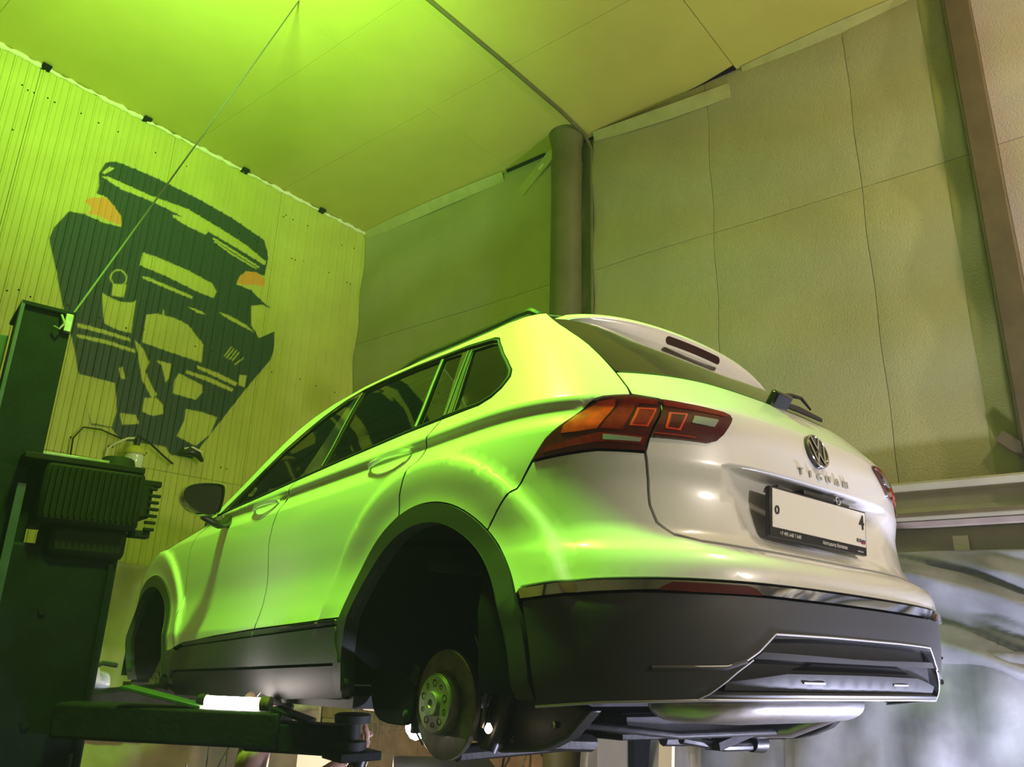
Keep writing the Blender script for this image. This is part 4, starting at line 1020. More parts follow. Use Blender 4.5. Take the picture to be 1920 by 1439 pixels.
# ------------------------------------------------------------------ lift
cyaw = math.atan2(MC[1][0], MC[0][0])
LO = c2w((-1.70, 1.55, .8)); 
LM = Matrix.Translation((LO.x, LO.y, 0)) @ Matrix.Rotation(cyaw, 4, 'Z')   # origin: inner near edge of the left post at floor level
def lx(x, y, z): return (x + 1.70, y - 1.55, z + 1.20)                      # car-like x, y, z to lift coordinates
lift = empty('lift_post', mtx=LM, label='tall dark steel post of the car lift at the left edge', cat='lift')
def lb(name, lo, hi, m, par, bev=.004):
    return MB().box(lx(*lo), lx(*hi)).obj(name, m, par, bevel=bev)
lb('post', (-1.885, 1.57, -1.2), (-1.705, 1.86, 1.745), M['lift'], lift)
lb('post_flange', (-1.90, 1.555, -1.2), (-1.885, 1.60, 1.76), M['lift_blue'], lift, .002)
lb('cylinder_cover', (-1.985, 1.62, -1.2), (-1.91, 1.72, 1.62), M['lift_blue'], lift)
lb('post_cap', (-1.90, 1.555, 1.745), (-1.70, 1.87, 1.765), M['lift'], lift)
lb('base_plate', (-2.05, 1.35, -1.2), (-1.35, 2.05, -1.17), M['lift'], lift)
MB().tube([lx(-1.75, 1.56, 1.74), lx(-1.735, 1.54, 1.70), lx(-1.75, 1.54, 1.67), lx(-1.77, 1.55, 1.68)], .005, 6).obj('hook', M['steel'], lift)
lb('pulley_block', (-1.735, 1.55, 1.67), (-1.705, 1.60, 1.75), M['steel'], lift)
lb('carriage', (-1.76, 1.53, -.60), (-1.365, 1.80, .80), M['lift'], lift, .012)
lb('carriage_edge', (-1.775, 1.515, -.60), (-1.745, 1.53, 1.02), M['lift_blue'], lift, .002)
lb('carriage_rib', (-1.40, 1.515, -.60), (-1.385, 1.53, .74), M['lift'], lift, .002)
for k in range(3): MB().lathe([(0, .014), (.008, .014), (.008, 0)], lx(-1.6+.02*k, 1.53, .55-.4*k), (0, -1, 0), 6).obj('bolt', M['lift'], lift)
MB().tube([lx(-1.42, 1.50, .05), lx(-1.42, 1.50, -.16)], .012, 8).obj('arm_stop', M['lift'], lift)
# motor unit on the carriage
mo = empty('motor', lx(-1.5, 1.6, .755), label='oily finned electric motor'); mo.parent = lift
def mb_(lo, hi): 
    o = lx(-1.5, 1.6, .80); a = lx(*lo); b = lx(*hi); return tuple(a[i]-o[i] for i in range(3)), tuple(b[i]-o[i] for i in range(3))
def mbx(name, lo, hi, m, bev=.006, par=None): a, b = mb_(lo, hi); return MB().box(a, b).obj(name, m, par or mo, bevel=bev)
mbx('housing', (-1.64, 1.50, .80), (-1.35, 1.78, .94), M['motor'], .03)
hs = mbx('motor_body', (-1.70, 1.46, .92), (-1.33, 1.80, 1.16), M['motor'], .02)
for k in range(16):
    x = -1.68 + .0215*k; mbx('fin', (x, 1.445, .95), (x+.008, 1.47, 1.14), M['motor'], 0)
mbx('top_plate', (-1.78, 1.46, 1.155), (-1.34, 1.80, 1.18), M['motor'], .004)
mbx('terminal_box', (-1.34, 1.50, .98), (-1.285, 1.70, 1.12), M['motor'], .008)
mbx('side_bracket', (-1.345, 1.50, .90), (-1.27, 1.56, .93), M['motor'], .004)
mbx('side_bracket', (-1.335, 1.50, 1.115), (-1.255, 1.56, 1.14), M['motor'], .004)
o_ = lx(-1.5, 1.6, .80); cc = lx(-1.42, 1.60, 1.18)
MB().lathe([(0, .075), (.045, .062), (.05, .055), (.05, 0)], tuple(cc[i]-o_[i] for i in range(3)), (0, 0, 1), 28).obj('filler_cap', M['motor'], mo, sharp=40)
for k in range(3): mbx('top_rail', (-1.72+.01*k, 1.47+.05*k, 1.18), (-1.48, 1.48+.05*k, 1.19), M['steel' if k == 0 else 'motor'], .001)
random.seed(5)
for k in range(7): mbx('lug', (-1.30, 1.49, .93+.028*k), (-1.262+random.uniform(-.01, .01), 1.51, .942+.028*k), M['motor'], .002)
# arms
def arm(p, q, w, h, name, m, par, bev=.01):
    P_, Q_ = Vector(lx(*p)), Vector(lx(*q)); d = Q_-P_; L = d.length
    return MB().obox((P_+Q_)/2, (d, Vector((0,0,1)).cross(d), (0,0,1)), (L/2, w/2, h/2)).obj(name, m, par, bevel=bev)
ar = empty('swing_arm', label='thick oily arm reaching to the rear sill pad'); ar.parent = lift
arm((-1.46, 1.52, .168), (-.86, .88, .168), .14, .122, 'outer_beam', M['lift_arm'], ar, .012)
arm((-.95, .98, .145), (-.72, .70, .145), .10, .10, 'inner_beam', M['lift_arm'], ar)
arm((-.90, .90, .24), (-.80, .80, .20), .10, .012, 'wear_plate', M['lift_arm'], ar, .002)
MB().lathe([(0, .05), (.02, .055), (.045, .055), (.05, .03), (.10, .03), (.105, .062), (.13, .065), (.135, .055), (.135, 0)], lx(-.71, .665, .10), (0, 0, 1), 24).obj('lifting_pad', M['rubber'], ar, sharp=40)
lb('pad_fork', (-.78, .60, .085), (-.62, .74, .115), M['lift_arm'], ar)
MB().tube([lx(-.97, 1.10, .235), lx(-.95, 1.05, .25), lx(-.90, 1.02, .26), lx(-.85, .97, .25), lx(-.82, .93, .235)], .012, 8).obj('oil_hose', M['lift_arm'], ar)
ar2 = empty('swing_arm', label='arm reaching forward to the front sill pad'); ar2.parent = lift
arm((-1.44, 1.72, .20), (-.86, 2.22, .20), .12, .09, 'outer_beam', M['lift_arm'], ar2)
MB().lathe([(0, .05), (.04, .055), (.05, .03), (.09, .03), (.10, .06), (.12, .06), (.12, 0)], lx(-.78, 2.28, .13), (0, 0, 1), 20).obj('lifting_pad', M['rubber'], ar2)
arm((-.90, 2.18, .19), (-.72, 2.33, .17), .09, .06, 'inner_beam', M['lift_arm'], ar2)
gp = MB().obox(lx(-1.20, 1.20, .262), ((.72, -.62, -.19), (.62, .72, 0), (.14, -.12, .98)), (.155, .045, .006)).obj('guard_plate', M['green_plate'], ar, bevel=.002); gp['label'] = 'tilted green plate on the arm'
# right hand post under the car
RO_ = c2w((1.60, 1.50, .0)); lr = empty('lift_post', mtx=Matrix.Translation((RO_.x, RO_.y, 0)) @ Matrix.Rotation(cyaw, 4, 'Z'), label='grey blue post of the car lift seen below the rear bumper', cat='lift')
MB().box((-.14, -.12, 0), (.12, .12, 1.45)).obj('post', M['cabinet'], lr, bevel=.006)
MB().box((.122, -.13, 0), (.20, .12, 1.47)).obj('post_flange', M['lift_blue'], lr, bevel=.004)
MB().box((-.13, -.16, .7), (.10, -.121, 1.28)).obj('carriage', M['lift'], lr, bevel=.01)
MB().box((.125, -.136, 1.02), (.155, -.131, 1.18)).obj('label_plate', M['paper'], lr)
MB().box((.165, -.136, 1.06), (.19, -.131, 1.20)).obj('label_plate', M['paper'], lr)
arr = empty('swing_arm'); arr.parent = lr
for a, b in (((-.14, -.05, 1.33), (-.82, -.75, 1.33)), ((-.14, .05, 1.33), (-.82, .75, 1.33))):
    P_, Q_ = Vector(a), Vector(b); d = Q_-P_
    MB().obox((P_+Q_)/2, (d, Vector((0,0,1)).cross(d), (0,0,1)), (d.length/2, .05, .05)).obj('arm_beam', M['lift'], arr, bevel=.01)
    MB().lathe([(0, .03), (.07, .03), (.075, .06), (.095, .06), (.095, 0)], b, (0, 0, 1), 18).obj('lifting_pad', M['rubber'], arr)
# steel wire from the ceiling to the post top
wt = Vector(rm(2.14, 3.62, 5.5)); w0 = LM @ Vector(lx(-1.715, 1.56, 1.74)); dd = (wt-w0)
o = MB().tube([w0, w0 + dd*.5 + Vector((0, 0, -.01)), wt], .0045, 6).obj('steel_wire', M['wire'], None); tag(o, 'thin steel wire running from the lift post up to the ceiling', 'wire')

# ------------------------------------------------------------------ lamps
def lamp_tube(p, q, r, name, label, m, cat='lamp', case=True):
    p, q = Vector(p), Vector(q); c = (p+q)/2
    e = empty(name, c, label, cat); d = (q-p); L = d.length; d.normalize()
    MB().tube([-d*L/2, d*L/2], r, 12).obj('tube', m, e)
    if case:
        MB().tube([-d*(L/2+.03), -d*(L/2)], r*1.3, 12).obj('end_cap', M['black'], e); MB().tube([d*(L/2), d*(L/2+.035)], r*1.3, 12).obj('end_cap', M['rust'], e)
        for sg in (-1, 1): MB().tube([d*(L/2-.02) + Vector((0,0,r*1.2)), d*(L/2+.0)+ Vector((0,0,r*1.6+.02))], .002, 5).obj('clip_wire', M['steel'], e)
    return e
lt = lamp_tube(LM @ Vector(lx(-1.075, 1.11, .25)), LM @ Vector(lx(-.93, .955, .25)), .020, 'work_lamp', 'bright white work lamp tube lying on the lift arm', M['tube'])
def bulb(px_, name, label, m, r, st):
    e = empty(name, px_, label, 'lamp')
    MB().lathe([(-r*1.2, 0), (-r, r*.5), (-r*.4, r*.95), (0, r), (r*.5, r*.8), (r*1.1, r*.42), (r*1.4, r*.40)], (0, 0, 0), (0, 0, 1), 20).obj('bulb', m, e, sharp=60)
    MB().lathe([(r*1.3, r*.45), (r*2.2, r*.5), (r*2.3, r*.2), (r*4, r*.08)], (0, 0, 0), (0, 0, 1), 16).obj('socket', M['black'], e)
    return e
bulb((2.87, 2.908, 1.292), 'hanging_bulb', 'cold white bulb glowing left of the brake disc', M['bulb_cold'], .052, 1)
bulb((1.742, 1.490, 1.470), 'hanging_bulb', 'small warm bulb glowing just right of the brake disc', M['bulb_warm'], .011, 1)

# ------------------------------------------------------------------ things along the walls
jl = empty('jar_lamp', (2.47*K, YL-.14, rz(2.86)), 'unlit wall lamp with a milky glass jar and yellow green cap', 'lamp')
MB().lathe([(-.15, 0), (-.15, .045), (-.13, .062), (-.02, .066), (0, .062)], (0, 0, 0), (0, 0, 1), 28).obj('glass_jar', M['jar'], jl, sharp=60)
MB().lathe([(-.005, .070), (.012, .074), (.03, .066), (.055, .045), (.06, .03)], (0, 0, 0), (0, 0, 1), 28).obj('cap', M['yellow_cap'], jl, sharp=50)
MB().lathe([(.055, .022), (.12, .022), (.125, .012)], (0, 0, 0), (0, 0, 1), 16).obj('neck', M['black'], jl)
MB().tube([(0, 0, .12), (-.06, .03, .11), (-.13, .07, .06), (-.16, .10, .02), (-.16, .12, -.16)], .009, 8).obj('bracket', M['paper'], jl)
o = MB().tube([(2.40*K, YL-.03, rz(2.97)), (2.25*K, YL-.04, rz(3.0)), (2.13*K, YL-.05, rz(2.99)), (2.08*K, YL-.05, rz(2.90)), (2.09*K, YL-.04, rz(2.78))], .006, 8).obj('lamp_cable', M['black'], None); tag(o, 'thin black cable looping beside the jar lamp', 'cable')
o = MB().tube([(2.47*K, YL-.13, rz(2.99)), (2.60*K, YL-.06, rz(2.97)), (2.72*K, YL-.05, rz(2.90)), (2.80*K, YL-.04, rz(2.86))], .008, 8).obj('lamp_cable', M['black'], None); tag(o, 'black cable running right from the jar lamp', 'cable')
cp = empty('cable_clamp', (2.93*K, YL-.06, rz(2.93)), 'dark clamp with a pale top on the corrugated wall', 'clamp')
MB().tube([(-.09, 0, .02), (-.04, -.02, .045), (.03, -.02, .03), (.09, 0, -.01)], [.02, .035, .03, .015], 10).obj('body', M['black'], cp); MB().tube([(-.08, -.01, .055), (-.02, -.03, .075), (.06, -.03, .05)], .010, 8).obj('strap', M['foam'], cp)
# grey cabinet
gc = empty('tool_cabinet', (3.02, 2.86, 0), 'grey steel tool cabinet behind the brake disc', 'cabinet'); gc.rotation_euler = (0, 0, -.75)
MB().box((-.22, -.20, 0), (.22, .20, 1.10)).obj('body', M['cabinet'], gc, bevel=.008)
for k in range(4):
    d_ = MB().box((-.20, -.215, .10+.25*k), (.20, -.20, .32+.25*k)).obj('drawer', M['cabinet'], gc, bevel=.004); MB().box((-.08, -.228, .26+.25*k), (.08, -.215, .275+.25*k)).obj('handle', M['black'], d_)
MB().box((-.24, -.22, 1.10), (.24, .22, 1.125)).obj('top', M['black'], gc, bevel=.004)
# wrenches hanging on the far wall
br = MB().box((XB-.03, 4.45*K, rz(1.16)), (XB-.004, 5.25*K, rz(1.19))).obj('wrench_rail', M['black'], None); tag(br, 'dark rail on the far wall holding wrenches', 'rail')
w0_ = None
def wrench():
    e = empty('wrench', (0, 0, 0), 'open ended wrench hanging from the dark wall rail', 'wrench', 'wrenches on the wall rail')
    MB().tube([(0, 0, -.03), (0, 0, -.22)], [.007, .006], 8, flat=.6).obj('shaft', M['chrome'], e)
    MB().prism([(-.014, 0), (-.02, .018), (-.012, .03), (-.005, .014), (.005, .014), (.012, .03), (.02, .018), (.014, 0), (.006, -.012), (-.006, -.012)], lambda a, b, d: (d, a, b-.022), .008).obj('jaw', M['chrome'], e)
    MB().lathe([(-.004, .009), (-.004, .017), (.004, .017), (.004, .009), (-.004, .009)], (0, 0, -.235), (1, 0, 0), 16).obj('ring_end', M['chrome'], e)
    return e
wr = wrench()
def copy_tree(o, parent=None):
    c = o.copy(); COL.objects.link(c)
    if parent is not None: c.parent = parent
    for ch in [x for x in list(bpy.data.objects) if x.parent == o and x is not c]: copy_tree(ch, c)
    return c
for k in range(9):
    o = wr if k == 0 else copy_tree(wr)
    o['label'] = ['leftmost', 'second', 'third', 'fourth', 'fifth', 'sixth', 'seventh', 'eighth', 'rightmost'][8-k] + ' wrench hanging from the dark wall rail'
    o.location = (XB-.045, (4.66+.062*k)*K, rz(1.19)+.01); o.scale = (1, 1, .75 + .07*k if k < 6 else 1.2 - .04*(k-6))
# board leaning, hoses and wood by the tarpaulin
o = MB().obox((4.15, 2.30, .68), ((.97, -.2, 0), (.2, .97, .06), (0, -.06, 1)), (.012, .045, .68)).obj('wood_board', M['brick'], None); o.data.materials.clear(); o.data.materials.append(M['paper']); tag(o, 'pale wooden board standing right of the far lift post', 'board')
random.seed(11)
for k in range(4):
    y = 3.30 + k*.17; x = XB-.08
    pts = [(x-.03*math.sin(a*2+k), y + (.035+.015*k % .03)*math.sin(a+k), rz(1.10)-.11*a/2) for a in [i*.5 for i in range(12)]]
    o = MB().tube(pts, .009, 8).obj('hose', M['black' if k % 2 else 'satin'], None); tag(o, ['pale hose hanging nearest the lift post', 'black hose hanging left of the pale one', 'grey hose hanging in the middle of the wall', 'black hose hanging farthest left of the lot'][k], 'hose', 'hoses on the far wall')
# shelf bits low at the left
sh = empty('wire_rack', (2.85, 4.35, 0), 'thin wire rack in front of the plastered wall at the lower left', 'rack')
rk = MB()
for k in range(5): rk.tube([(-.30+.12*k, 0, .0), (-.30+.12*k, 0, 1.0 + (.12 if k in (1, 2) else 0))], .006, 6)
rk.tube([(-.32, 0, .92), (.22, 0, 1.02)], .006, 6); rk.tube([(-.20, 0, .80), (.0, 0, 1.16)], .007, 6)
rk.obj('frame', M['chrome'], sh)
MB().box((-.28, -.01, .60), (.20, .10, .62)).obj('shelf', M['steel'], sh)
o = MB().obox((3.38, 4.22, .52), ((1,-.5,0), (.5,1,0), (0,0,1)), (.16, .01, .52)).obj('panel_board', M['paper'], None, bevel=.004); tag(o, 'cream board with a pale rim left of the mechanic', 'board')
rg = MB(); rp = []
for k in range(9): rp.append(Vector(lx(-1.40 + .02*k, 1.84 + .01*k, .30 + .03*math.sin(k*.8))))
o = MB().tube([LM @ p for p in rp], [.02, .045, .05, .045, .05, .04, .045, .05, .02], 12).obj('rag', M['cover'], None, sharp=180); tag(o, 'crumpled white rag behind the lift carriage', 'rag')
o = MB().tube([LM @ Vector(lx(-1.40, 1.70, .22)), LM @ Vector(lx(-1.38, 1.68, .33)), LM @ Vector(lx(-1.32, 1.68, .36)), LM @ Vector(lx(-1.26, 1.70, .35))], .010, 8).obj('hydraulic_hose', M['rubber'], None); tag(o, 'black hose bent over the white rag', 'hose')
# ------------------------------------------------------------------ mechanic under the sill, arms raised
pm_ = empty('person', (1.98, 2.80, 0), 'mechanic in black clothes stooping under the sill with both hands raised', 'person')
# local frame: +x is where he faces
fa = math.atan2(-.42, .9); pm_.rotation_euler = (0, 0, fa)
def skin_body(name, V, E, R, m, sub=2, root=0):
    me = bpy.data.meshes.new(name); me.from_pydata(V, E, []); o = bpy.data.objects.new(name, me); COL.objects.link(o); o.parent = pm_
    md = o.modifiers.new('skin', 'SKIN'); md.use_smooth_shade = True
    for i, r in enumerate(R):
        d = me.skin_vertices[0].data[i]; d.radius = (r, r) if not isinstance(r, tuple) else r; d.use_root = (i == root)
    s = o.modifiers.new('sub', 'SUBSURF'); s.levels = sub; s.render_levels = sub
    me.materials.append(m); return o
V = [(-.24, 0, .90), (-.21, 0, .98), (-.14, 0, 1.06), (-.06, 0, 1.17),           # pelvis, waist, chest, neck base
     (-.22, .10, .90), (-.10, .13, .50), (-.20, .13, .09), (-.06, .14, .04),
     (-.22, -.10, .90), (-.10, -.13, .50), (-.20, -.13, .09), (-.06, -.14, .04),
     (-.08, .17, 1.09), (.14, .22, 1.05), (-.08, -.17, 1.09), (.14, -.22, 1.05)]
E_ = [(0,1),(1,2),(2,3),(0,4),(4,5),(5,6),(6,7),(0,8),(8,9),(9,10),(10,11),(2,12),(12,13),(2,14),(14,15)]
R_ = [.15, .135, .145, .07, .095, .070, .048, .040, .095, .070, .048, .040, .075, .058, .075, .058]
skin_body('overalls', V, E_, R_, M['cloth'])
# head
def head():
    nu, nv = 36, 28; V = []
    for j in range(nv+1):
        th = PI*j/nv; z = math.cos(th); r = math.sin(th)
        for i in range(nu):
            ph = 2*PI*i/nu; x, y = r*math.cos(ph), r*math.sin(ph)
            X = .100*x*(1.0 if x < 0 else .92); Y = .076*y; Z = .118*z
            if z < -.1 and x > 0: Y *= 1 - .28*min(1, -z); X += .012*min(1, -z)
            g = lambda a, b, s: math.exp(-((y-a)**2 + (z-b)**2)/s)
            if x > 0:
                X += .026*g(0, -.18, .012) + .012*g(0, .0, .01) - .008*g(.36, .06, .02) - .008*g(-.36, .06, .02) + .007*g(0, -.5, .02) + .006*g(.0, .28, .08)
            V.append((X, Y, Z))
    F = [(j*nu+i, j*nu+(i+1) % nu, (j+1)*nu+(i+1) % nu, (j+1)*nu+i) for j in range(nv) for i in range(nu)]
    return V, F
HC = Vector((-.035, 0, 1.372))
hv, hf = head(); tilt = Matrix.Rotation(-.10, 3, 'Y')
h = MB().add([HC + tilt @ Vector(v) for v in hv], hf).obj('head', M['skin'], pm_, sharp=180)
MB().tube([HC + Vector((-.015, 0, -.06)), Vector((-.07, 0, 1.14))], [.058, .065], 14).obj('neck', M['skin'], pm_, sharp=180)
hair = []
for x, y, z in hv: 
    hair.append(HC + tilt @ (Vector((x, y, z))*1.05 + Vector((-.004, 0, .003))))
nu = 36; hf2 = [f for f in hf if (lambda c: (c[0] < .015 and c[2] > -.045 + max(0, c[0]+.02)*.9 + (.02 if abs(c[1]) > .05 and c[0] > -.02 else 0)) or c[2] > .075)([sum(hv[i][k] for i in f)/4 for k in range(3)])]
MB().add(hair, hf2).obj('hair', M['hair'], pm_, sharp=180)
for sg in (1, -1):
    er = MB(); er.tube([HC + tilt @ Vector((-.005 + .022*math.cos(a), sg*(.078 + .006*math.cos(a)), -.012 + .034*math.sin(a))) for a in [.6 + k*.5 for k in range(11)]], .0055, 8)
    er.tube([HC + tilt @ Vector((.0, sg*.076, -.035)), HC + tilt @ Vector((-.004, sg*.080, -.012)), HC + tilt @ Vector((-.002, sg*.078, .012))], .009, 8)
    er.obj('ear', M['skin'], h, sharp=180)
    MB().lathe([(-.004, .012), (.004, .010), (.007, .0)], HC + tilt @ Vector((.088, sg*.030, .008)), (1, 0, 0), 14).obj('eye', M['white_plate'], h, sharp=180)
    MB().lathe([(.0, .005), (.0012, .0)], HC + tilt @ Vector((.0952, sg*.030, .008)), (1, 0, 0), 10).obj('iris', M['ink'], h)
    MB().tube([HC + tilt @ Vector((.089, sg*.045, .026)), HC + tilt @ Vector((.095, sg*.03, .031)), HC + tilt @ Vector((.096, sg*.014, .027))], .003, 6).obj('eyebrow', M['hair'], h)
MB().tube([HC + tilt @ Vector((.092, -.022, -.062)), HC + tilt @ Vector((.101, 0, -.060)), HC + tilt @ Vector((.092, .022, -.062))], .004, 6).obj('mouth', M['flag_red'], h)
# forearms and hands reaching up
def hand(w, up, side, flex, nm):
    w = Vector(w); up = Vector(up).normalized(); side = Vector(side).normalized(); nrm = up.cross(side)
    me = MB(); 
    pal = [w + up*t for t in (-.01, .02, .05, .085)]
    V = []; n = 14
    for p, a, b in zip(pal, (.026, .034, .041, .042), (.018, .017, .015, .012)):
        for k in range(n): V.append(p + side*a*math.cos(2*PI*k/n) + nrm*b*math.sin(2*PI*k/n))
    F = [(i*n+k, i*n+(k+1) % n, (i+1)*n+(k+1) % n, (i+1)*n+k) for i in range(3) for k in range(n)] + [tuple(range(3*n, 4*n)), tuple(reversed(range(n)))]
    me.add(V, F)
    for k, (o_, L) in enumerate(((-.031, .062), (-.010, .074), (.011, .080), (.031, .072))):
        p = w + up*.078 + side*o_; d = up.copy(); pts = [p]
        for s_ in (.45, .32, .25):
            d = (d + nrm*flex*.75).normalized(); pts.append(pts[-1] + d*L*s_)
        me.tube(pts, [.0098, .0092, .0082, .0066], 8)
    p = w + up*.02 + side*.032; me.tube([p, p + side*.022 + up*.028 + nrm*.008, p + side*.026 + up*.055 + nrm*.020, p + side*.020 + up*.075 + nrm*.03], [.014, .0125, .011, .008], 8)
    return me.obj(nm, M['skin'], pm_, sharp=180)
for sg, el, wr_p in ((1, (.14, .22, 1.05), (.33, .13, 1.20)), (-1, (.14, -.22, 1.05), (.30, -.19, 1.235))):
    el, wp2 = Vector(el), Vector(wr_p)
    skin_a = MB().tube([el + (el-wp2)*.02, el*.7+wp2*.3, el*.4+wp2*.6, wp2], [.046, .046, .038, .029], 16, flat=.9).obj('forearm', M['skin'], pm_, sharp=180)
    hand(wp2, (wp2-el).normalized()*.6 + Vector((.1, 0, .8)), (.3, sg*-.9, 0), .55, 'hand')
MB().tube([Vector((.292, -.192, 1.215)), Vector((.303, -.188, 1.250))], [.034, .034], 18).obj('glove_cuff', M['black'], pm_)
# ------------------------------------------------------------------ mural sprayed on the corrugated wall
MUR = {"dark":[[[1.895,4.876],[1.923,4.986],[1.989,5.032],[2.08,5.042],[2.307,5.052],[2.667,5.041],[2.976,5.011],[3.302,4.944],[3.362,4.797],[3.35,4.617],[3.284,4.616],[3.169,4.591],[3.118,4.509],[3.103,4.447],[3.245,4.445],[3.351,4.391],[3.468,4.346],[3.367,4.356],[3.266,4.309],[3.29,4.145],[3.379,4.054],[3.514,4.159],[3.53,4.0],[3.512,3.894],[3.323,3.586],[3.003,3.017],[2.962,2.936],[2.785,2.93],[2.742,2.981],[2.541,2.973],[2.414,2.962],[2.33,3.033],[2.194,3.026],[2.132,3.155],[2.038,3.372],[1.987,3.521],[1.863,3.777],[1.772,4.013],[1.675,4.245],[1.692,4.34],[1.758,4.495],[1.853,4.521],[1.996,4.515],[2.123,4.537],[2.104,4.621],[2.04,4.67],[1.974,4.718],[1.91,4.715],[1.912,4.79]]],"light":[[[1.917,4.865],[1.967,4.885],[2.3,4.886],[2.591,4.912],[2.895,4.869],[3.133,4.827],[3.341,4.756],[3.336,4.717],[3.057,4.763],[2.806,4.797],[2.492,4.834],[2.308,4.844],[2.068,4.832]],[[1.917,4.897],[1.952,4.963],[1.994,4.976],[1.966,4.932],[1.933,4.892]],[[2.481,4.809],[2.605,4.833],[2.786,4.795],[2.772,4.762],[2.616,4.766],[2.492,4.788]],[[2.841,4.766],[3.02,4.736],[3.29,4.682],[3.287,4.668],[3.012,4.717],[2.837,4.752]],[[2.855,4.743],[3.025,4.701],[3.267,4.66],[3.264,4.648],[3.017,4.686],[2.853,4.732]],[[2.313,4.405],[2.42,4.412],[2.678,4.403],[2.895,4.371],[2.943,4.32],[2.924,4.254],[2.778,4.258],[2.513,4.289],[2.307,4.296]],[[2.341,4.218],[2.383,4.227],[2.598,4.215],[2.752,4.206],[2.749,4.183],[2.585,4.189],[2.353,4.204]],[[2.727,4.109],[2.841,4.111],[2.882,4.093],[2.807,4.086]],[[2.986,4.155],[3.091,4.156],[3.24,4.128],[3.331,4.088],[3.202,4.105],[3.054,4.13]],[[2.145,4.081],[2.243,4.11],[2.241,4.005],[2.156,3.991]],[[2.088,3.988],[2.138,3.972],[2.229,3.965],[2.307,3.99],[2.329,4.016],[2.341,3.756],[2.236,3.75],[2.14,3.769]],[[2.422,3.932],[2.499,3.968],[2.639,3.98],[2.752,3.963],[2.904,3.843],[2.913,3.697],[2.687,3.702],[2.432,3.715]],[[2.54,4.015],[2.546,4.018],[2.58,3.904],[2.547,3.893]],[[1.969,3.711],[2.162,3.72],[2.34,3.714],[2.348,3.692],[2.152,3.691],[1.977,3.683]],[[1.98,3.631],[2.175,3.651],[2.39,3.643],[2.397,3.62],[2.181,3.622],[1.991,3.611]],[[2.873,3.663],[3.051,3.653],[3.24,3.62],[3.231,3.587],[3.037,3.617],[2.881,3.641]],[[2.8,3.601],[3.002,3.596],[3.215,3.56],[3.205,3.532],[2.989,3.561],[2.803,3.577]],[[2.377,3.715],[2.45,3.665],[2.508,3.577],[2.492,3.502],[2.576,3.387],[2.608,3.352],[2.58,3.315],[2.483,3.431],[2.433,3.572]],[[2.522,3.307],[2.612,3.327],[2.667,3.289],[2.682,3.223],[2.603,3.187],[2.525,3.203]],[[2.048,3.356],[2.168,3.36],[2.296,3.359],[2.346,3.159],[2.333,3.042],[2.196,3.04],[2.132,3.155]],[[2.849,3.302],[2.993,3.307],[3.113,3.296],[3.075,3.152],[2.973,3.037],[2.812,3.081],[2.852,3.211]],[[2.722,3.497],[2.747,3.561],[2.846,3.54],[2.948,3.519],[2.958,3.461],[2.913,3.39],[2.726,3.395]],[[2.371,3.152],[2.482,3.167],[2.517,3.108],[2.402,3.074]],[[3.246,3.689],[3.316,3.703],[3.311,3.601],[3.249,3.604]],[[2.562,3.61],[2.675,3.617],[2.677,3.502],[2.658,3.461],[2.612,3.572]],[[2.304,3.474],[2.325,3.489],[2.364,3.406],[2.325,3.404]],[[2.183,2.929],[2.414,2.962],[2.408,2.912],[2.185,2.882]],[[3.09,3.806],[3.141,3.903],[3.149,3.901],[3.098,3.801]],[[3.111,3.797],[3.162,3.896],[3.171,3.893],[3.12,3.792]],[[3.136,3.793],[3.19,3.889],[3.198,3.886],[3.145,3.788]],[[3.164,3.79],[3.212,3.878],[3.221,3.873],[3.173,3.785]],[[3.189,3.763],[3.262,3.847],[3.267,3.84],[3.198,3.758]]],"orange":[[[1.838,4.614],[1.875,4.664],[1.982,4.717],[2.039,4.675],[2.104,4.621],[2.124,4.547],[2.047,4.543],[1.957,4.552],[1.874,4.531],[1.902,4.59]],[[3.109,4.46],[3.125,4.532],[3.179,4.595],[3.273,4.62],[3.361,4.594],[3.364,4.525],[3.268,4.505],[3.188,4.47]]],"ring":[[[2.235,4.161],[2.236,4.133],[2.227,4.107],[2.211,4.085],[2.189,4.071],[2.166,4.068],[2.145,4.075],[2.129,4.092],[2.119,4.115],[2.119,4.143],[2.127,4.169],[2.143,4.191],[2.164,4.205],[2.188,4.209],[2.209,4.202],[2.226,4.185]],[[2.226,4.157],[2.226,4.134],[2.219,4.111],[2.205,4.093],[2.187,4.081],[2.168,4.078],[2.15,4.084],[2.136,4.099],[2.128,4.119],[2.128,4.142],[2.135,4.165],[2.148,4.183],[2.166,4.195],[2.186,4.198],[2.204,4.192],[2.218,4.178]]]}

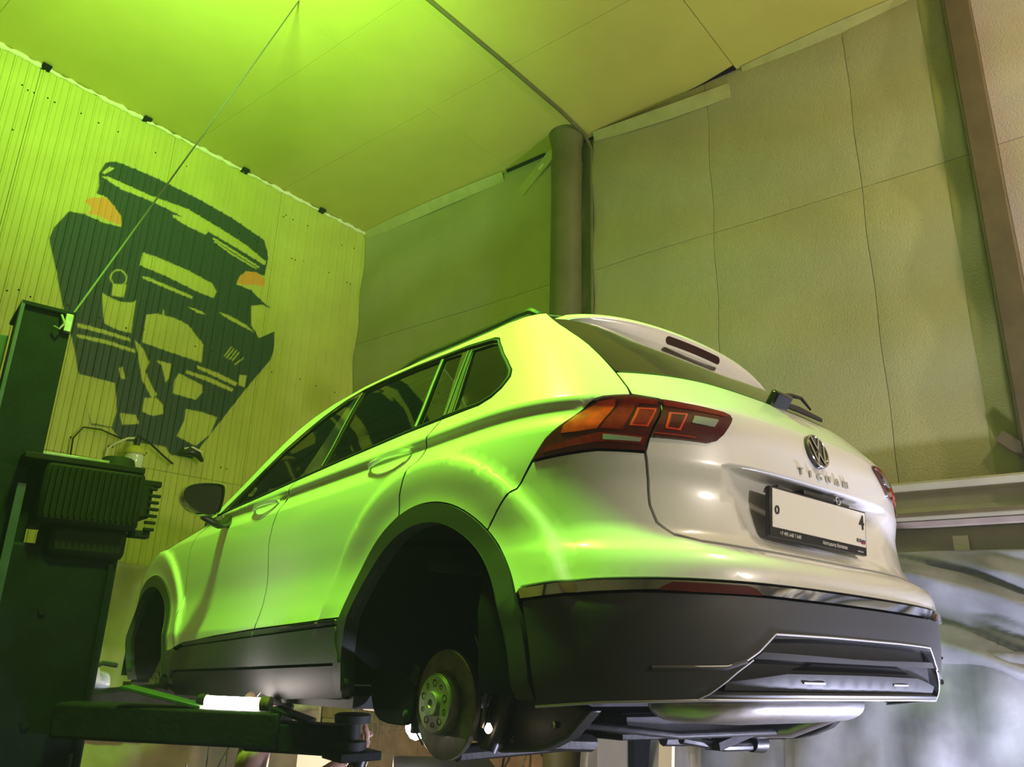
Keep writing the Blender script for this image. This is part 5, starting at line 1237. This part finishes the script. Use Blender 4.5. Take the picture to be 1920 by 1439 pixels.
def mural():
    K_ = K; st = .0085
    def sc_(L): return [(x*K_, CAMZ + (z-CAMZ)*K_) for x, z in L]
    D = [sc_(l) for l in MUR['dark']]; Lt = [sc_(l) for l in MUR['light']]; Or = [sc_(l) for l in MUR['orange']]; Rg = [sc_(l) for l in MUR['ring']]
    allp = [p for l in D+Or for p in l]
    x0, x1 = min(p[0] for p in allp)-.05, max(p[0] for p in allp)+.05; z0, z1 = min(p[1] for p in allp)-.05, max(p[1] for p in allp)+.05
    X = []
    x = math.floor(x0/PER)*PER
    while x < x1:
        for a, b in zip(PR, PR[1:]):
            w_ = (b[0]-a[0])*PER; k = max(1, int(math.ceil(w_/st)))
            X += [x + a[0]*PER + w_*i/k for i in range(k)]
        x += PER
    X = np.array(X); Z = np.arange(z0, z1, st)
    def pip(poly, px, pz):
        c = np.zeros(px.shape, bool); j = len(poly)-1
        for i in range(len(poly)):
            xi, zi = poly[i]; xj, zj = poly[j]
            if zi != zj:
                m = ((zi > pz) != (zj > pz)) & (px < (xj-xi)*(pz-zi)/(zj-zi)+xi); c ^= m
            j = i
        return c
    GX, GZ = np.meshgrid(X, Z); acc = np.zeros(GX.shape); aco = np.zeros(GX.shape)
    for ox in (-.33, 0, .33):
        for oz in (-.33, 0, .33):
            px = GX + ox*st; pz = GZ + oz*st
            d = np.zeros(px.shape, bool)
            for l in D: d |= pip(l, px, pz)
            for l in Lt: d &= ~pip(l, px, pz)
            rg = pip(Rg[0], px, pz) & ~pip(Rg[1], px, pz); d &= ~rg
            o = np.zeros(px.shape, bool)
            for l in Or: o |= pip(l, px, pz)
            acc += d & ~o; aco += o
    acc /= 9; aco /= 9
    nz, nx = GX.shape; keep = (acc + aco) > 0
    kc = keep[:-1, :-1] | keep[1:, :-1] | keep[:-1, 1:] | keep[1:, 1:]
    idx = -np.ones(GX.shape, int); used = np.zeros(GX.shape, bool)
    used[:-1, :-1] |= kc; used[1:, :-1] |= kc; used[:-1, 1:] |= kc; used[1:, 1:] |= kc
    ids = np.argwhere(used); idx[used] = np.arange(len(ids))
    V = [(float(X[i]), corr(float(X[i])) - .0015, float(Z[j])) for j, i in ids]
    F = [(int(idx[j, i]), int(idx[j, i+1]), int(idx[j+1, i+1]), int(idx[j+1, i])) for j, i in np.argwhere(kc)]
    me = bpy.data.meshes.new('mural'); me.from_pydata(V, [], F)
    at = me.color_attributes.new('paint', 'FLOAT_COLOR', 'POINT')
    buf = np.ones((len(ids), 4), dtype=np.float32); buf[:, 0] = acc[used]; buf[:, 1] = aco[used]; at.data.foreach_set('color', buf.ravel())
    m = mat('mural_spray_paint', (0.54, 0.54, 0.09), 0.5); nt = m.node_tree; b = nt.nodes['Principled BSDF']
    a = nt.nodes.new('ShaderNodeAttribute'); a.attribute_name = 'paint'; s = nt.nodes.new('ShaderNodeSeparateColor'); nt.links.new(a.outputs['Color'], s.inputs[0])
    m1 = nt.nodes.new('ShaderNodeMix'); m1.data_type = 'RGBA'; m1.inputs[6].default_value = (0.54, 0.54, 0.09, 1); m1.inputs[7].default_value = (0.02, 0.05, 0.03, 1); nt.links.new(s.outputs[0], m1.inputs[0])
    m2 = nt.nodes.new('ShaderNodeMix'); m2.data_type = 'RGBA'; m2.inputs[7].default_value = (0.75, 0.30, 0.05, 1); nt.links.new(m1.outputs[2], m2.inputs[6]); nt.links.new(s.outputs[1], m2.inputs[0])
    nt.links.new(m2.outputs[2], b.inputs['Base Color'])
    o = link('mural', me, m, None, 20); tag(o, 'dark green sprayed picture of a car front with two orange lamps on the corrugated wall', 'mural')
mural()

# ------------------------------------------------------------------ thin haze in the workshop air
hm = bpy.data.materials.new('workshop_haze'); hm.use_nodes = True; nt = hm.node_tree; nt.nodes.clear()
ho = nt.nodes.new('ShaderNodeOutputMaterial'); hv_ = nt.nodes.new('ShaderNodeVolumeScatter'); hv_.inputs['Density'].default_value = 0.006; hv_.inputs['Anisotropy'].default_value = 0.3
hv_.inputs['Color'].default_value = (0.95, 0.95, 0.95, 1)
nt.links.new(hv_.outputs[0], ho.inputs['Volume'])
hz = MB().box((-5.9, -5.9, .02), (XB-.35, YL-.25, ZC-.15)).obj('haze', hm, None, None); hz['kind'] = 'stuff'; hz['label'] = 'thin haze filling the workshop air'; hz['category'] = 'haze'
